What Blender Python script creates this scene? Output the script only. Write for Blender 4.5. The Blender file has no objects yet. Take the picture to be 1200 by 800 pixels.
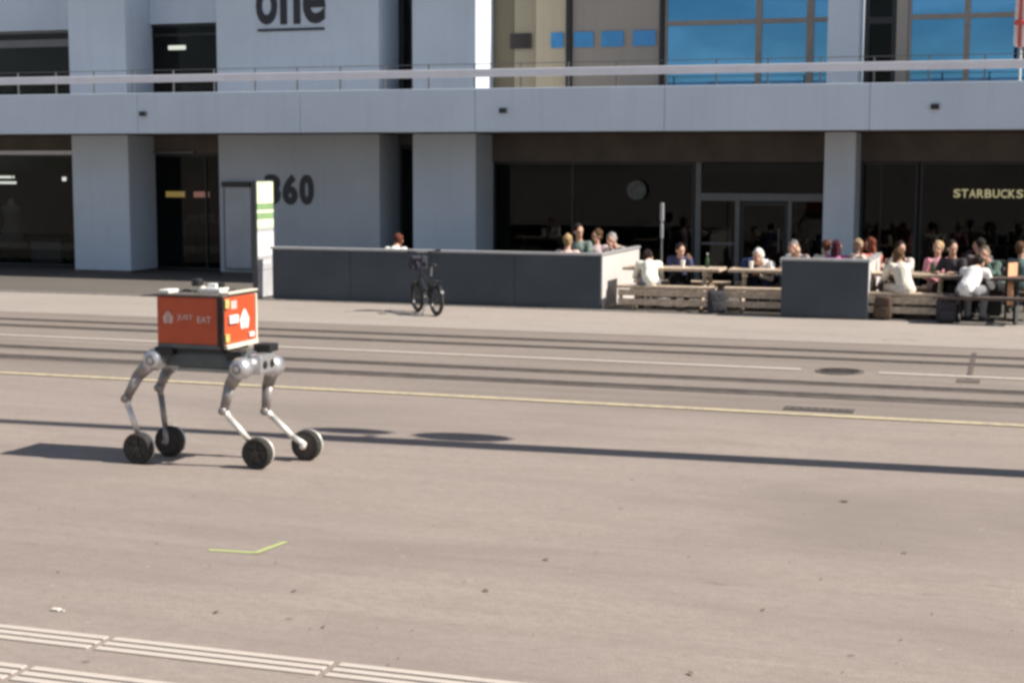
import bpy, bmesh, math, random
from mathutils import Vector, Matrix
R = math.radians
rnd = random.Random(7)
scene = bpy.context.scene
col = scene.collection

# ------------------------------------------------------------------ camera, sky, sun, exposure
cam_d = bpy.data.cameras.new('camera'); cam = bpy.data.objects.new('camera', cam_d); col.objects.link(cam)
cam_d.sensor_width = 36.0; cam_d.sensor_fit = 'HORIZONTAL'; cam_d.lens = 53.7
cam_d.clip_start = 0.1; cam_d.clip_end = 3000
_fw = Vector((-math.sin(R(18.1))*math.cos(R(6.47)), math.cos(R(18.1))*math.cos(R(6.47)), -math.sin(R(6.47))))
_rt = Vector((math.cos(R(18.1)), math.sin(R(18.1)), 0)); _up = _rt.cross(_fw)
_roll = 0.003
_r2 = _rt*math.cos(_roll) + _up*math.sin(_roll); _u2 = _up*math.cos(_roll) - _rt*math.sin(_roll)
_m = Matrix((_r2, _u2, -_fw)).transposed().to_4x4(); _m.translation = (0, 0, 2.5)
cam.matrix_world = _m
scene.camera = cam

SUN_EL = 43.0; SUN_AZ = 3.1        # the sun stands along +X, a little behind the facade
world = bpy.data.worlds.new('World'); scene.world = world; world.use_nodes = True
wn = world.node_tree; wn.nodes.clear()
w_out = wn.nodes.new('ShaderNodeOutputWorld'); w_bg = wn.nodes.new('ShaderNodeBackground'); w_sky = wn.nodes.new('ShaderNodeTexSky')
w_sky.sky_type = 'NISHITA'; w_sky.sun_disc = False; w_sky.sun_elevation = R(SUN_EL); w_sky.sun_rotation = R(90-SUN_AZ)
w_sky.air_density = 1.0; w_sky.dust_density = 0.6; w_sky.ozone_density = 1.6
w_bg.inputs['Strength'].default_value = 0.051
w_tc = wn.nodes.new('ShaderNodeTexCoord'); w_mp = wn.nodes.new('ShaderNodeMapping'); w_mp.inputs['Scale'].default_value = (1.6, 1.6, 7.0)
w_no = wn.nodes.new('ShaderNodeTexNoise'); w_no.inputs['Scale'].default_value = 2.6; w_no.inputs['Detail'].default_value = 7; w_no.inputs['Distortion'].default_value = .5
w_rp = wn.nodes.new('ShaderNodeValToRGB'); w_rp.color_ramp.elements[0].position = .46; w_rp.color_ramp.elements[1].position = .78
w_rp.color_ramp.elements[0].color = (0, 0, 0, 1); w_rp.color_ramp.elements[1].color = (.7, .7, .7, 1)
w_mx = wn.nodes.new('ShaderNodeMix'); w_mx.data_type = 'RGBA'; w_mx.inputs[7].default_value = (13, 13, 13.5, 1)
wn.links.new(w_tc.outputs['Generated'], w_mp.inputs[0]); wn.links.new(w_mp.outputs[0], w_no.inputs['Vector']); wn.links.new(w_no.outputs[0], w_rp.inputs[0])
wn.links.new(w_rp.outputs[0], w_mx.inputs[0]); wn.links.new(w_sky.outputs[0], w_mx.inputs[6]); wn.links.new(w_mx.outputs[2], w_bg.inputs[0]); wn.links.new(w_bg.outputs[0], w_out.inputs[0])
sun_d = bpy.data.lights.new('sun', 'SUN'); sun_d.energy = 4.7; sun_d.angle = R(0.53); sun_d.color = (1.0, 0.93, 0.83)
sun = bpy.data.objects.new('sun', sun_d); col.objects.link(sun)
_sd = Vector((math.cos(R(SUN_EL))*math.cos(R(SUN_AZ)), math.cos(R(SUN_EL))*math.sin(R(SUN_AZ)), math.sin(R(SUN_EL))))
sun.rotation_euler = _sd.to_track_quat('Z', 'Y').to_euler(); sun.location = (30, 5, 40)
vs = scene.view_settings; vs.view_transform = 'Standard'; vs.look = 'None'; vs.gamma = 1.0; vs.use_curve_mapping = False
vs.exposure = 0.80
scene.cycles.pixel_filter_type = 'BLACKMAN_HARRIS'; scene.cycles.filter_width = 3.2
scene.cycles.use_denoising = True
scene.cycles.max_bounces = 8; scene.cycles.transparent_max_bounces = 12
scene.cycles.sample_clamp_indirect = 6.0

# ------------------------------------------------------------------ materials
def nodes_of(name):
    m = bpy.data.materials.new(name); m.use_nodes = True
    return m, m.node_tree, m.node_tree.nodes['Principled BSDF']
def coords(nt, scale=(1, 1, 1), kind='Object'):
    tc = nt.nodes.new('ShaderNodeTexCoord'); mp = nt.nodes.new('ShaderNodeMapping'); mp.inputs['Scale'].default_value = scale
    nt.links.new(tc.outputs[kind], mp.inputs[0]); return mp.outputs[0]
def noise(nt, vec, scale, detail=4, rough=.55, dist=0):
    n = nt.nodes.new('ShaderNodeTexNoise'); n.inputs['Scale'].default_value = scale; n.inputs['Detail'].default_value = detail
    n.inputs['Roughness'].default_value = rough; n.inputs['Distortion'].default_value = dist
    nt.links.new(vec, n.inputs['Vector']); return n.outputs[0]
def ramp(nt, fac, stops):
    r = nt.nodes.new('ShaderNodeValToRGB'); e = r.color_ramp.elements
    while len(e) < len(stops): e.new(.5)
    for i, (p, c) in enumerate(stops):
        e[i].position = p; e[i].color = (*c, 1) if len(c) == 3 else c
    nt.links.new(fac, r.inputs[0]); return r.outputs[0]
def mix(nt, a, b, fac, mode='MIX'):
    x = nt.nodes.new('ShaderNodeMix'); x.data_type = 'RGBA'; x.blend_type = mode
    for sock, v in ((x.inputs[6], a), (x.inputs[7], b), (x.inputs[0], fac)):
        if isinstance(v, (int, float)): sock.default_value = v
        elif isinstance(v, tuple): sock.default_value = (*v, 1)
        else: nt.links.new(v, sock)
    return x.outputs[2]
def bump(nt, bsdf, h, strength=.3, dist=.01):
    b = nt.nodes.new('ShaderNodeBump'); b.inputs['Strength'].default_value = strength; b.inputs['Distance'].default_value = dist
    nt.links.new(h, b.inputs['Height']); nt.links.new(b.outputs[0], bsdf.inputs['Normal'])
def mat(name, c, rough=.6, metal=0, var=.12, nscale=6, bumpy=0, spec=.5, emit=None, estr=0):
    m, nt, b = nodes_of(name)
    v = coords(nt); n = noise(nt, v, nscale, 5)
    lo = tuple(x*(1-var) for x in c); hi = tuple(min(1, x*(1+var)) for x in c)
    nt.links.new(ramp(nt, n, [(.3, lo), (.7, hi)]), b.inputs['Base Color'])
    b.inputs['Roughness'].default_value = rough; b.inputs['Metallic'].default_value = metal
    b.inputs['Specular IOR Level'].default_value = spec
    if bumpy: bump(nt, b, noise(nt, v, nscale*8, 4), bumpy, .004)
    if emit:
        b.inputs['Emission Color'].default_value = (*emit, 1); b.inputs['Emission Strength'].default_value = estr
    return m
def facade_paint(name, c, streak=.10):
    m, nt, b = nodes_of(name); v = coords(nt, kind='Object')
    big = noise(nt, v, .55, 5, .6)
    st = noise(nt, coords(nt, (5, 5, .35)), 1.0, 6, .6)
    fine = noise(nt, v, 40, 3)
    c1 = ramp(nt, big, [(.3, tuple(x*(1-streak) for x in c)), (.7, tuple(x*(1+streak*.5) for x in c))])
    c2 = mix(nt, c1, tuple(x*.72 for x in c), ramp(nt, st, [(.5, (0, 0, 0)), (.8, (.35, .35, .35))]))
    c3 = mix(nt, c2, tuple(x*.9 for x in c), ramp(nt, fine, [(.45, (0, 0, 0)), (.7, (.4, .4, .4))]))
    nt.links.new(c3, b.inputs['Base Color']); b.inputs['Roughness'].default_value = .75
    bump(nt, b, fine, .15, .004); return m
def asphalt(name, c, patch=.16, streaky=0.0, speck=.5):
    m, nt, b = nodes_of(name); v = coords(nt)
    big = noise(nt, coords(nt, (.22, .5, 1)), 1.0, 6, .6, .4)
    mid = noise(nt, coords(nt, (.9, 2.2, 1)), 1.0, 6, .65, .2)
    fine = noise(nt, v, 42, 4, .75)
    agg = noise(nt, coords(nt, (1, 2.0, 1)), 9, 5, .75)
    peb = nt.nodes.new('ShaderNodeTexVoronoi'); peb.inputs['Scale'].default_value = 85; nt.links.new(v, peb.inputs['Vector'])
    c1 = ramp(nt, big, [(.3, tuple(x*(1-patch) for x in c)), (.5, c), (.72, (c[0]*(1+patch*.6), c[1]*(1+patch*.55), c[2]*(1+patch*.5)))])
    c2 = mix(nt, c1, (c[0]*.72, c[1]*.71, c[2]*.70), ramp(nt, mid, [(.5, (0, 0, 0)), (.78, (.6, .6, .6))]))
    c3 = mix(nt, c2, (c[0]*.55, c[1]*.55, c[2]*.56), ramp(nt, fine, [(.45, (0, 0, 0)), (.75, (speck, speck, speck))]))
    c3 = mix(nt, c3, (c[0]*.74, c[1]*.73, c[2]*.73), ramp(nt, agg, [(.44, (0, 0, 0)), (.68, (.7, .7, .7))]))
    st = noise(nt, coords(nt, (1.6, 3.4, 1)), 1.0, 3, .5, 1.2)
    c4 = mix(nt, c3, (c[0]*.5, c[1]*.49, c[2]*.48), ramp(nt, st, [(.70, (0, 0, 0)), (.76, (.45, .45, .45))]))
    gum = nt.nodes.new('ShaderNodeTexVoronoi'); gum.inputs['Scale'].default_value = 1.9; nt.links.new(v, gum.inputs['Vector'])
    c4 = mix(nt, c4, (c[0]*.45, c[1]*.44, c[2]*.43), ramp(nt, gum.outputs['Distance'], [(.03, (.75, .75, .75)), (.055, (0, 0, 0))]))
    gum2 = nt.nodes.new('ShaderNodeTexVoronoi'); gum2.inputs['Scale'].default_value = 3.1; nt.links.new(coords(nt, (1.0, 1.13, 1)), gum2.inputs['Vector'])
    c4 = mix(nt, c4, (c[0]*1.35, c[1]*1.36, c[2]*1.38), ramp(nt, gum2.outputs['Distance'], [(.035, (.6, .6, .6)), (.06, (0, 0, 0))]))
    if streaky:
        sk = noise(nt, coords(nt, (.12, 5.5, 1)), 1.0, 5, .6)
        c4 = mix(nt, c4, (c[0]*.62, c[1]*.6, c[2]*.58), ramp(nt, sk, [(.45, (0, 0, 0)), (.7, (streaky,)*3)]))
    nt.links.new(c4, b.inputs['Base Color']); b.inputs['Roughness'].default_value = .88; b.inputs['Specular IOR Level'].default_value = .25
    bump(nt, b, peb.outputs['Distance'], .35, .004); return m
def worn_paint(name, c, under, wear=.45):
    m, nt, b = nodes_of(name); v = coords(nt)
    n = noise(nt, v, 9, 7, .7); n2 = noise(nt, v, 90, 2, .6)
    f = mix(nt, ramp(nt, n, [(wear, (1, 1, 1)), (wear+.2, (.15, .15, .15))]), n2, .25, 'MULTIPLY')
    nt.links.new(mix(nt, under, c, f), b.inputs['Base Color']); b.inputs['Roughness'].default_value = .8; return m
def clear_glass(name, tint=(.55, .6, .6), refl=1.0, ior=1.5):
    m = bpy.data.materials.new(name); m.use_nodes = True; nt = m.node_tree; nt.nodes.clear()
    o = nt.nodes.new('ShaderNodeOutputMaterial'); t = nt.nodes.new('ShaderNodeBsdfTransparent'); g = nt.nodes.new('ShaderNodeBsdfGlossy')
    t.inputs[0].default_value = (*tint, 1); g.inputs['Roughness'].default_value = .02; g.inputs[0].default_value = (refl, refl, refl, 1)
    fr = nt.nodes.new('ShaderNodeFresnel'); fr.inputs[0].default_value = ior; mx = nt.nodes.new('ShaderNodeMixShader')
    nt.links.new(fr.outputs[0], mx.inputs[0]); nt.links.new(t.outputs[0], mx.inputs[1]); nt.links.new(g.outputs[0], mx.inputs[2]); nt.links.new(mx.outputs[0], o.inputs[0])
    return m
def mirror_glass(name, c, rough=.02):
    m, nt, b = nodes_of(name); b.inputs['Metallic'].default_value = 1; b.inputs['Roughness'].default_value = rough
    n = noise(nt, coords(nt), .8, 2)
    nt.links.new(ramp(nt, n, [(.3, tuple(x*.9 for x in c)), (.7, c)]), b.inputs['Base Color'])
    bump(nt, b, noise(nt, coords(nt), 1.1, 2), .05, .02); return m

M = {}
M['plaza'] = asphalt('plaza_asphalt', (.283, .239, .211), .22, .22)
M['tram'] = asphalt('tram_asphalt', (.250, .212, .186), .17, .65)
M['pave'] = asphalt('pavement_concrete', (.335, .293, .262), .09, 0, .3)
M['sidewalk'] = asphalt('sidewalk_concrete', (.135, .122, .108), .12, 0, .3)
M['kerb'] = mat('kerb_stone', (.24, .22, .2), .85, 0, .2, 9, .3)
M['rail'] = mat('rail_steel', (.17, .14, .12), .45, .8, .25, 12)
M['railgrout'] = mat('rail_grout', (.095, .078, .068), .9, 0, .35, 5, .3)
M['white_line'] = worn_paint('white_road_paint', (.50, .45, .39), (.26, .22, .19), .52)
M['yellow_line'] = worn_paint('yellow_road_paint', (.52, .44, .27), (.27, .23, .2), .46)
M['tactile'] = worn_paint('tactile_paint', (.50, .445, .395), (.3, .26, .22), .58)
M['green_tape'] = worn_paint('green_spray_paint', (.40, .46, .17), (.3, .28, .2), .6)
M['iron'] = mat('cast_iron', (.11, .095, .085), .7, .1, .3, 30, .4)
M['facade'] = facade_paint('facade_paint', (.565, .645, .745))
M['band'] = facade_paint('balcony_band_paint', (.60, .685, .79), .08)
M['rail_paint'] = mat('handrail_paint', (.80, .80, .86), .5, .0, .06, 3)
M['facade_shade'] = facade_paint('shaded_facade_paint', (.42, .465, .515))  # facade colour darkened to imitate the deeper shade under the balcony
M['soffit'] = facade_paint('soffit_paint', (.34, .32, .30))
M['lintel'] = mat('dark_lintel', (.105, .088, .076), .7, 0, .2, 2)
M['roof'] = mat('roof_felt', (.15, .15, .15), .9)
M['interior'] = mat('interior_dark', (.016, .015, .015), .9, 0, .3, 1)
M['frame_dark'] = mat('frame_dark_metal', (.035, .036, .038), .45, .4, .1)
M['frame_grey'] = mat('frame_grey_metal', (.16, .165, .17), .5, .3, .1)
M['frame_brown'] = mat('frame_brown_metal', (.28, .25, .22), .5, .2, .1)
M['beige'] = facade_paint('beige_panel', (.58, .50, .36), .10)
M['brown'] = facade_paint('brown_panel', (.17, .14, .09), .1)
M['tan'] = facade_paint('tan_panel', (.36, .31, .22), .1)
M['taupe'] = facade_paint('taupe_panel', (.36, .325, .285), .10)
M['glass'] = clear_glass('shop_glass', (.65, .68, .68), .30)
M['blue_glass'] = mirror_glass('blue_coated_glass', (.13, .36, .62))
M['blue_tile'] = mat('blue_square', (.06, .30, .62), .35, 0, .1, 4)
M['dark_tile'] = mat('dark_square', (.03, .02, .018), .4, 0, .1, 4)
M['letter'] = mat('dark_letter', (.02, .022, .03), .5, 0, .1, 5)
M['letter_cream'] = mat('cream_letter', (.6, .56, .36), .5, 0, .05, 5, 0, .5, (.9, .8, .4), .16)
M['disc'] = mat('grey_disc', (.11, .115, .11), .6, 0, .4, 12)
M['lamp'] = mat('lit_lamp', (.9, .9, .85), .5, 0, 0, 4, 0, .5, (1, .97, .85), 1.1)
M['lamp_yellow'] = mat('lit_yellow_sign', (.9, .7, .3), .5, 0, 0, 4, 0, .5, (1, .65, .2), .28)
M['lamp_red'] = mat('lit_pink_sign', (.9, .4, .35), .5, 0, 0, 4, 0, .5, (1, .45, .38), .25)
M['shop_grey'] = mat('shop_fitting_grey', (.22, .22, .24), .6)
M['shop_green'] = mat('shop_plant_green', (.03, .08, .03), .7)
M['case'] = mat('display_case_glass', (.36, .39, .44), .25, 0, .15, 1.5)
M['barrier'] = mat('barrier_anthracite', (.052, .064, .078), .75, 0, .18, 1.2, .15)
M['barrier_cap'] = mat('barrier_cap_metal', (.42, .42, .43), .45, .3, .1)
M['barrier_end'] = facade_paint('barrier_end_plaster', (.54, .51, .49), .08)
M['wood'] = mat('weathered_wood', (.45, .355, .265), .8, 0, .3, 14, .3)
M['wood_dark'] = mat('dark_stained_wood', (.085, .06, .05), .75, 0, .3, 14, .3)
M['table_metal'] = mat('table_black_metal', (.02, .02, .02), .5, .3)
M['skin'] = mat('skin', (.46, .27, .19), .55, 0, .08, 8)
M['eye'] = mat('eye_dark', (.02, .015, .012), .3)
M['silver'] = mat('robot_silver', (.55, .55, .56), .32, .75, .1, 12)
M['silver_dark'] = mat('robot_dark_metal', (.29, .265, .255), .40, .45, .25, 10)
M['silver_light'] = mat('robot_pale_alloy', (.72, .69, .64), .4, .35, .1, 10)
M['chassis'] = mat('robot_chassis_grey', (.085, .10, .105), .5, .2, .15, 8)
M['chassis_pale'] = mat('robot_belly_grey', (.30, .31, .29), .55, .2, .1, 8)
M['black'] = mat('black_plastic', (.012, .012, .013), .5, 0, .2, 20)
M['rubber'] = mat('tyre_rubber', (.03, .027, .024), .85, 0, .3, 30, .4)
M['orange'] = mat('box_orange_red', (.46, .070, .020), .45, 0, .10, 5)
M['box_trim'] = mat('box_cream_trim', (.70, .64, .52), .5, 0, .12, 6)
M['lid'] = mat('box_lid_taupe', (.11, .095, .08), .6, 0, .25, 8)
M['wheel_dark'] = mat('wheel_dark_disc', (.05, .043, .038), .6, .1, .3, 20)
M['hazard'] = mat('yellow_fitting', (.55, .42, .14), .5, 0, .3, 30)
M['white'] = mat('white_plastic', (.78, .77, .74), .45, 0, .05, 6)
M['print'] = mat('pale_print', (.60, .42, .38), .5, 0, .1, 20)
M['bike'] = mat('bicycle_black_paint', (.025, .027, .032), .3, .1, .2, 20)
M['bike_metal'] = mat('bicycle_alloy', (.42, .42, .45), .35, .8)
M['bag'] = mat('bicycle_bag', (.025, .025, .045), .8)
M['pylon'] = mat('pylon_grey', (.05, .055, .06), .5)
M['pylon_white'] = mat('pylon_pale_panel', (.66, .66, .66), .5, 0, .06, 3)
M['pylon_green'] = mat('pylon_green_print', (.22, .36, .16), .5)
M['pylon_top'] = mat('pylon_pale_green', (.66, .74, .52), .5)
M['pylon_grey2'] = mat('pylon_mid_grey', (.42, .42, .44), .5)
M['mast'] = mat('mast_galvanised', (.35, .36, .36), .5, .5)
M['bin'] = mat('bin_charcoal', (.025, .025, .027), .6)
M['orange_panel'] = mat('orange_board', (.80, .40, .22), .6)
M['parasol_red'] = mat('parasol_red_cloth', (.62, .10, .08), .8)
M['parasol_white'] = mat('parasol_white_cloth', (.8, .76, .72), .8)
M['leaf'] = mat('dry_leaf', (.13, .10, .075), .8, 0, .4, 30)
M['pale_bit'] = mat('paper_scrap', (.6, .56, .5), .8)
CL = {}
def fabric(name, c):
    m, nt, b = nodes_of(name); v = coords(nt, (1, 1, .6)); f = noise(nt, v, 11, 3, .5, 1.2); g = noise(nt, v, 3, 2)
    nt.links.new(mix(nt, ramp(nt, g, [(.3, tuple(x*.8 for x in c)), (.7, c)]), tuple(min(1, x*1.12) for x in c), f), b.inputs['Base Color'])
    b.inputs['Roughness'].default_value = .9; b.inputs['Specular IOR Level'].default_value = .2
    bump(nt, b, f, .8, .03); return m
def cloth(c):
    if c not in CL: CL[c] = fabric('cloth_%d' % len(CL), c)
    return CL[c]

# ------------------------------------------------------------------ mesh helpers
def link(name, me, material, parent=None, loc=None, rot=None):
    o = bpy.data.objects.new(name, me); col.objects.link(o)
    if material is not None and me is not None:
        if me.materials: pass
        else: me.materials.append(material)
    if parent: o.parent = parent
    if loc: o.location = loc
    if rot: o.rotation_euler = rot
    return o
def mesh_of(bm, name='mesh', smooth=False):
    bmesh.ops.recalc_face_normals(bm, faces=bm.faces)
    me = bpy.data.meshes.new(name); bm.to_mesh(me); bm.free()
    if smooth:
        for p in me.polygons: p.use_smooth = True
    return me
def obj(name, bm, material, parent=None, smooth=False, loc=None, rot=None):
    return link(name, mesh_of(bm, name, smooth), material, parent, loc, rot)
def box(bm, a, b, bev=0, rotz=None):
    m = Matrix.Translation([(a[i]+b[i])/2 for i in range(3)])
    if rotz: m = m @ Matrix.Rotation(rotz, 4, 'Z')
    m = m @ Matrix.Diagonal([abs(b[i]-a[i]) for i in range(3)]).to_4x4()
    r = bmesh.ops.create_cube(bm, size=1, matrix=m)
    if bev:
        es = set(e for v in r['verts'] for e in v.link_edges)
        bmesh.ops.bevel(bm, geom=list(es), offset=bev, segments=2, affect='EDGES', profile=.6)
def boxes(*args, bev=0):
    bm = bmesh.new()
    for a, b in args: box(bm, a, b, bev)
    return bm
def tube(bm, p0, p1, r0, r1=None, n=12, cap=True):
    p0, p1 = Vector(p0), Vector(p1); r1 = r0 if r1 is None else r1; d = p1-p0
    m = Matrix.Translation((p0+p1)/2) @ d.to_track_quat('Z', 'Y').to_matrix().to_4x4()
    bmesh.ops.create_cone(bm, cap_ends=cap, segments=n, radius1=r0, radius2=r1, depth=d.length, matrix=m)
def ball(bm, c, r, sub=2, rot=None):
    r = (r, r, r) if isinstance(r, (int, float)) else r
    m = Matrix.Translation(c)
    if rot: m = m @ rot
    bmesh.ops.create_icosphere(bm, subdivisions=sub, radius=1, matrix=m @ Matrix.Diagonal(r).to_4x4())
def chain(bm, pts, rads, n=12, sub=2):
    for i in range(len(pts)-1): tube(bm, pts[i], pts[i+1], rads[i], rads[i+1], n)
    for p, r in zip(pts, rads): ball(bm, p, r, sub)
def lathe(bm, prof, axis_m, n=28):
    rings = []
    for r, h in prof:
        rings.append([bm.verts.new(axis_m @ Vector((r*math.cos(2*math.pi*k/n), r*math.sin(2*math.pi*k/n), h))) for k in range(n)])
    for a, b in zip(rings, rings[1:]):
        for k in range(n): bm.faces.new((a[k], a[(k+1) % n], b[(k+1) % n], b[k]))
    return rings
def empty(name, loc=(0, 0, 0), rz=0):
    o = bpy.data.objects.new(name, None); col.objects.link(o); o.location = loc; o.rotation_euler = (0, 0, rz); o.empty_display_size = .2
    return o
def tag(o, label, cat, group=None):
    o['label'] = label; o['category'] = cat
    if group: o['group'] = group
    return o
def struct(o, label=None):
    o['kind'] = 'structure'
    if label: o['label'] = label
    return o
def copy_tree(o, parent=None):
    c = o.copy(); col.objects.link(c); c.parent = parent
    for ch in list(o.children): copy_tree(ch, c)
    return c
def remesh(bm, voxel, name, smooth_it=3):
    me = mesh_of(bm, name + '_raw'); o = bpy.data.objects.new('tmp', me); col.objects.link(o)
    md = o.modifiers.new('r', 'REMESH'); md.mode = 'VOXEL'; md.voxel_size = voxel; md.use_smooth_shade = True
    if smooth_it:
        sm = o.modifiers.new('s', 'SMOOTH'); sm.iterations = smooth_it; sm.factor = .5
    dg = bpy.context.evaluated_depsgraph_get()
    out = bpy.data.meshes.new_from_object(o.evaluated_get(dg)); out.name = name; out.materials.clear()
    bpy.data.objects.remove(o); bpy.data.meshes.remove(me)
    return out
def letter_mesh(ch, size, bold=0.0, depth=.02, sx=1.0):
    cu = bpy.data.curves.new('t', 'FONT'); cu.body = ch; cu.size = size; cu.offset = bold; cu.extrude = depth/2; cu.resolution_u = 4
    o = bpy.data.objects.new('t', cu); col.objects.link(o)
    dg = bpy.context.evaluated_depsgraph_get(); dg.update()
    me = bpy.data.meshes.new_from_object(o.evaluated_get(dg)); bpy.data.objects.remove(o); bpy.data.curves.remove(cu)
    me.transform(Matrix.Diagonal((sx, 1, 1, 1)))
    me.materials.clear(); return me
def text_row(root, chars, x0, widths, z0, z1, y, material, bold, name='letter', depth=.03, axis='front'):
    """letters as parts: each one fitted to its own width between z0 and z1, facing -Y"""
    x = x0
    for ch, w in zip(chars, widths):
        if ch != ' ':
            me = letter_mesh(ch, 1.0, bold, .02)
            xs = [v.co.x for v in me.vertices]; ys = [v.co.y for v in me.vertices]
            a, b, c, d = min(xs), max(xs), min(ys), max(ys)
            m = Matrix.Translation((x, y, z0)) @ Matrix.Rotation(R(90), 4, 'X') @ Matrix.Diagonal((w*.88/(b-a), (z1-z0)/(d-c), depth/.02, 1)) @ Matrix.Translation((-a, -c, 0))
            me.transform(m)
            link(name, me, material, root)
        x += w

# ------------------------------------------------------------------ ground
def sheet(name, x0, x1, y0, y1, z, material, nx=1):
    bm = bmesh.new()
    vs_ = [bm.verts.new(p) for p in ((x0, y0, z), (x1, y0, z), (x1, y1, z), (x0, y1, z))]
    bm.faces.new(vs_); return struct(obj(name, bm, material))
sheet('plaza_ground', -900, 900, -900, 900, 0, M['plaza'])
sheet('tram_road', -300, 300, 15.66, 22.3, .004, M['tram'])
sheet('pavement', -300, 300, 22.3, 25.95, .008, M['pave'])
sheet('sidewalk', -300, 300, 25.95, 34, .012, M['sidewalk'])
def strip(name, x0, x1, y, w, z, material, parent=None):
    bm = bmesh.new(); n = max(1, int((x1-x0)/1.5)); top = []; bot = []
    for i in range(n+1):
        x = x0+(x1-x0)*i/n; j = rnd.uniform(-.012, .012)
        bot.append(bm.verts.new((x, y-w/2+j, z))); top.append(bm.verts.new((x, y+w/2+j*.6+rnd.uniform(-.006, .006), z)))
    for i in range(n): bm.faces.new((bot[i], bot[i+1], top[i+1], top[i]))
    return obj(name, bm, material, parent)
for y, w in ((21.25, .28), (20.40, .30), (17.98, .32), (17.02, .40)):
    t = struct(strip('tram_rail_bed', -60, 60, y, w, .010, M['railgrout']))
    bm = bmesh.new(); box(bm, (-60, y-.035, .004), (60, y+.035, .016)); obj('tram_rail', bm, M['rail'], t)
for a, b in ((-60, -2.45), (-1.5, 60)):
    struct(strip('white_lane_line', a, b, 19.15, .13, .012, M['white_line']))
struct(strip('yellow_lane_line', -60, 60, 15.62, .14, .010, M['yellow_line']))
# slab joints of the pavement edge: a low kerb stone row
for i in range(56):
    x = -32+i*1.0
    bm = boxes(((x+.006, 25.90, 0), (x+.994, 26.0, .028)), bev=.008)
    o = obj('kerb_stone', bm, M['kerb'])
    if i == 0: kerb_root = o; struct(o)
    else: o.parent = kerb_root
# manhole, drain slot and small patches
def manhole(name, c, rx, ry, label):
    t = tag(empty(name, (c[0], c[1], .004)), label, 'manhole cover')
    bm = bmesh.new(); lathe(bm, [(1.0, .0), (1.0, .012), (.9, .014), (.9, .010), (.01, .011)], Matrix.Diagonal((rx, ry, 1, 1)), 28); obj('cover_ring', bm, M['iron'], t)
    for k in range(-2, 3):
        w = math.sqrt(max(.05, 1-(k*.28)**2))*rx*.8
        obj('cover_rib', boxes(((-w, k*.28*ry-.03*ry, .012), (w, k*.28*ry+.03*ry, .018))), M['iron'], t)
manhole('manhole_cover', (-1.97, 19.12), .30, .30, 'round dark iron manhole cover breaking the white lane line')
dr = tag(empty('drain_grate', (-1.85, 15.95, .004)), 'long dark drain grate beside the yellow lane line', 'drain grate')
obj('grate_frame', boxes(((-.36, -.09, 0), (.36, -.07, .014)), ((-.36, .07, 0), (.36, .09, .014)), ((-.36, -.07, 0), (.36, .07, .006))), M['iron'], dr)
for k in range(9): obj('grate_bar', boxes(((-.33+k*.08, -.068, .006), (-.30+k*.08, .068, .012))), M['iron'], dr)
struct(obj('asphalt_patch', boxes(((-.56, 18.6, .002), (-.30, 18.9, .0125))), M['railgrout']))
struct(obj('expansion_joint', boxes(((-.46, 18.9, .002), (-.40, 21.7, .0105))), M['railgrout']))
# tactile guide strips in the foreground
def tactile(y_lines, joints, slant, parent_label):
    root = None
    for yl in y_lines:
        for a, b in zip(joints, joints[1:]):
            off = (yl-y_lines[0])*slant
            bm = boxes(((a+off+.022, yl-.026, 0), (b+off-.022, yl+.026, .009)), bev=.004)
            o = obj('tactile_bar', bm, M['tactile'])
            if root is None:
                root = o; o.name = 'tactile_paving'; struct(o)
            else: o.parent = root
tactile((6.855, 6.775, 6.695), [-9.75+1.315*k for k in range(9)], 0.0, '')
tactile((6.31, 6.23, 6.15), [-9.87+1.315*k for k in range(8)], 0.0, '')
# green sprayed mark
gp = [(-4.93, 8.72), (-4.61, 8.75), (-4.56, 9.06)]
bm = bmesh.new()
for (a, b) in zip(gp, gp[1:]):
    d = (Vector(b)-Vector(a)).normalized(); n = Vector((-d.y, d.x))*.020
    q = [Vector(a)-d*.012+n, Vector(b)+d*.012+n, Vector(b)+d*.012-n, Vector(a)-d*.012-n]
    bm.faces.new([bm.verts.new((v.x, v.y, .004 if a == gp[0] else .006)) for v in q])
struct(obj('green_ground_mark', bm, M['green_tape']), 'short bent green line sprayed on the asphalt')
# loose leaves and grit
bm = bmesh.new()
spots = [(-2.77, 9.19, .024), (-2.89, 8.37, .022), (-3.97, 8.0, .016), (-4.19, 7.47, .018), (-3.5, 7.41, .014), (-1.44, 7.28, .022), (-1.13, 11.57, .03), (-.59, 10.11, .022), (-1.27, 8.51, .014)]
spots += [(rnd.uniform(-7, 1), rnd.uniform(6.6, 14.8), rnd.uniform(.004, .011)) for _ in range(110)]
for x, y, s in spots:
    a0 = rnd.uniform(0, 6.28); ps = []
    for k in range(6):
        a = a0+k*math.pi/3; r = s*rnd.uniform(.5, 1)*(1.0 if k % 3 else 1.5)
        ps.append(bm.verts.new((x+r*math.cos(a), y+r*math.sin(a), .006+rnd.uniform(0, .012)*s/.03)))
    c = bm.verts.new((x, y, .010))
    for k in range(6): bm.faces.new((c, ps[k], ps[(k+1) % 6]))
lv = obj('fallen_leaves', bm, M['leaf']); lv['kind'] = 'stuff'; lv['label'] = 'dry leaf scraps and grit scattered over the asphalt'; lv['category'] = 'leaf litter'
bm = bmesh.new(); box(bm, (-5.10, 7.20, .002), (-5.05, 7.235, .014), .004); box(bm, (-5.052, 7.21, .002), (-5.02, 7.225, .008), .002)
tag(obj('paper_scrap', bm, M['pale_bit']), 'tiny crumpled white paper scrap lying above the tactile strip', 'litter')

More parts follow.
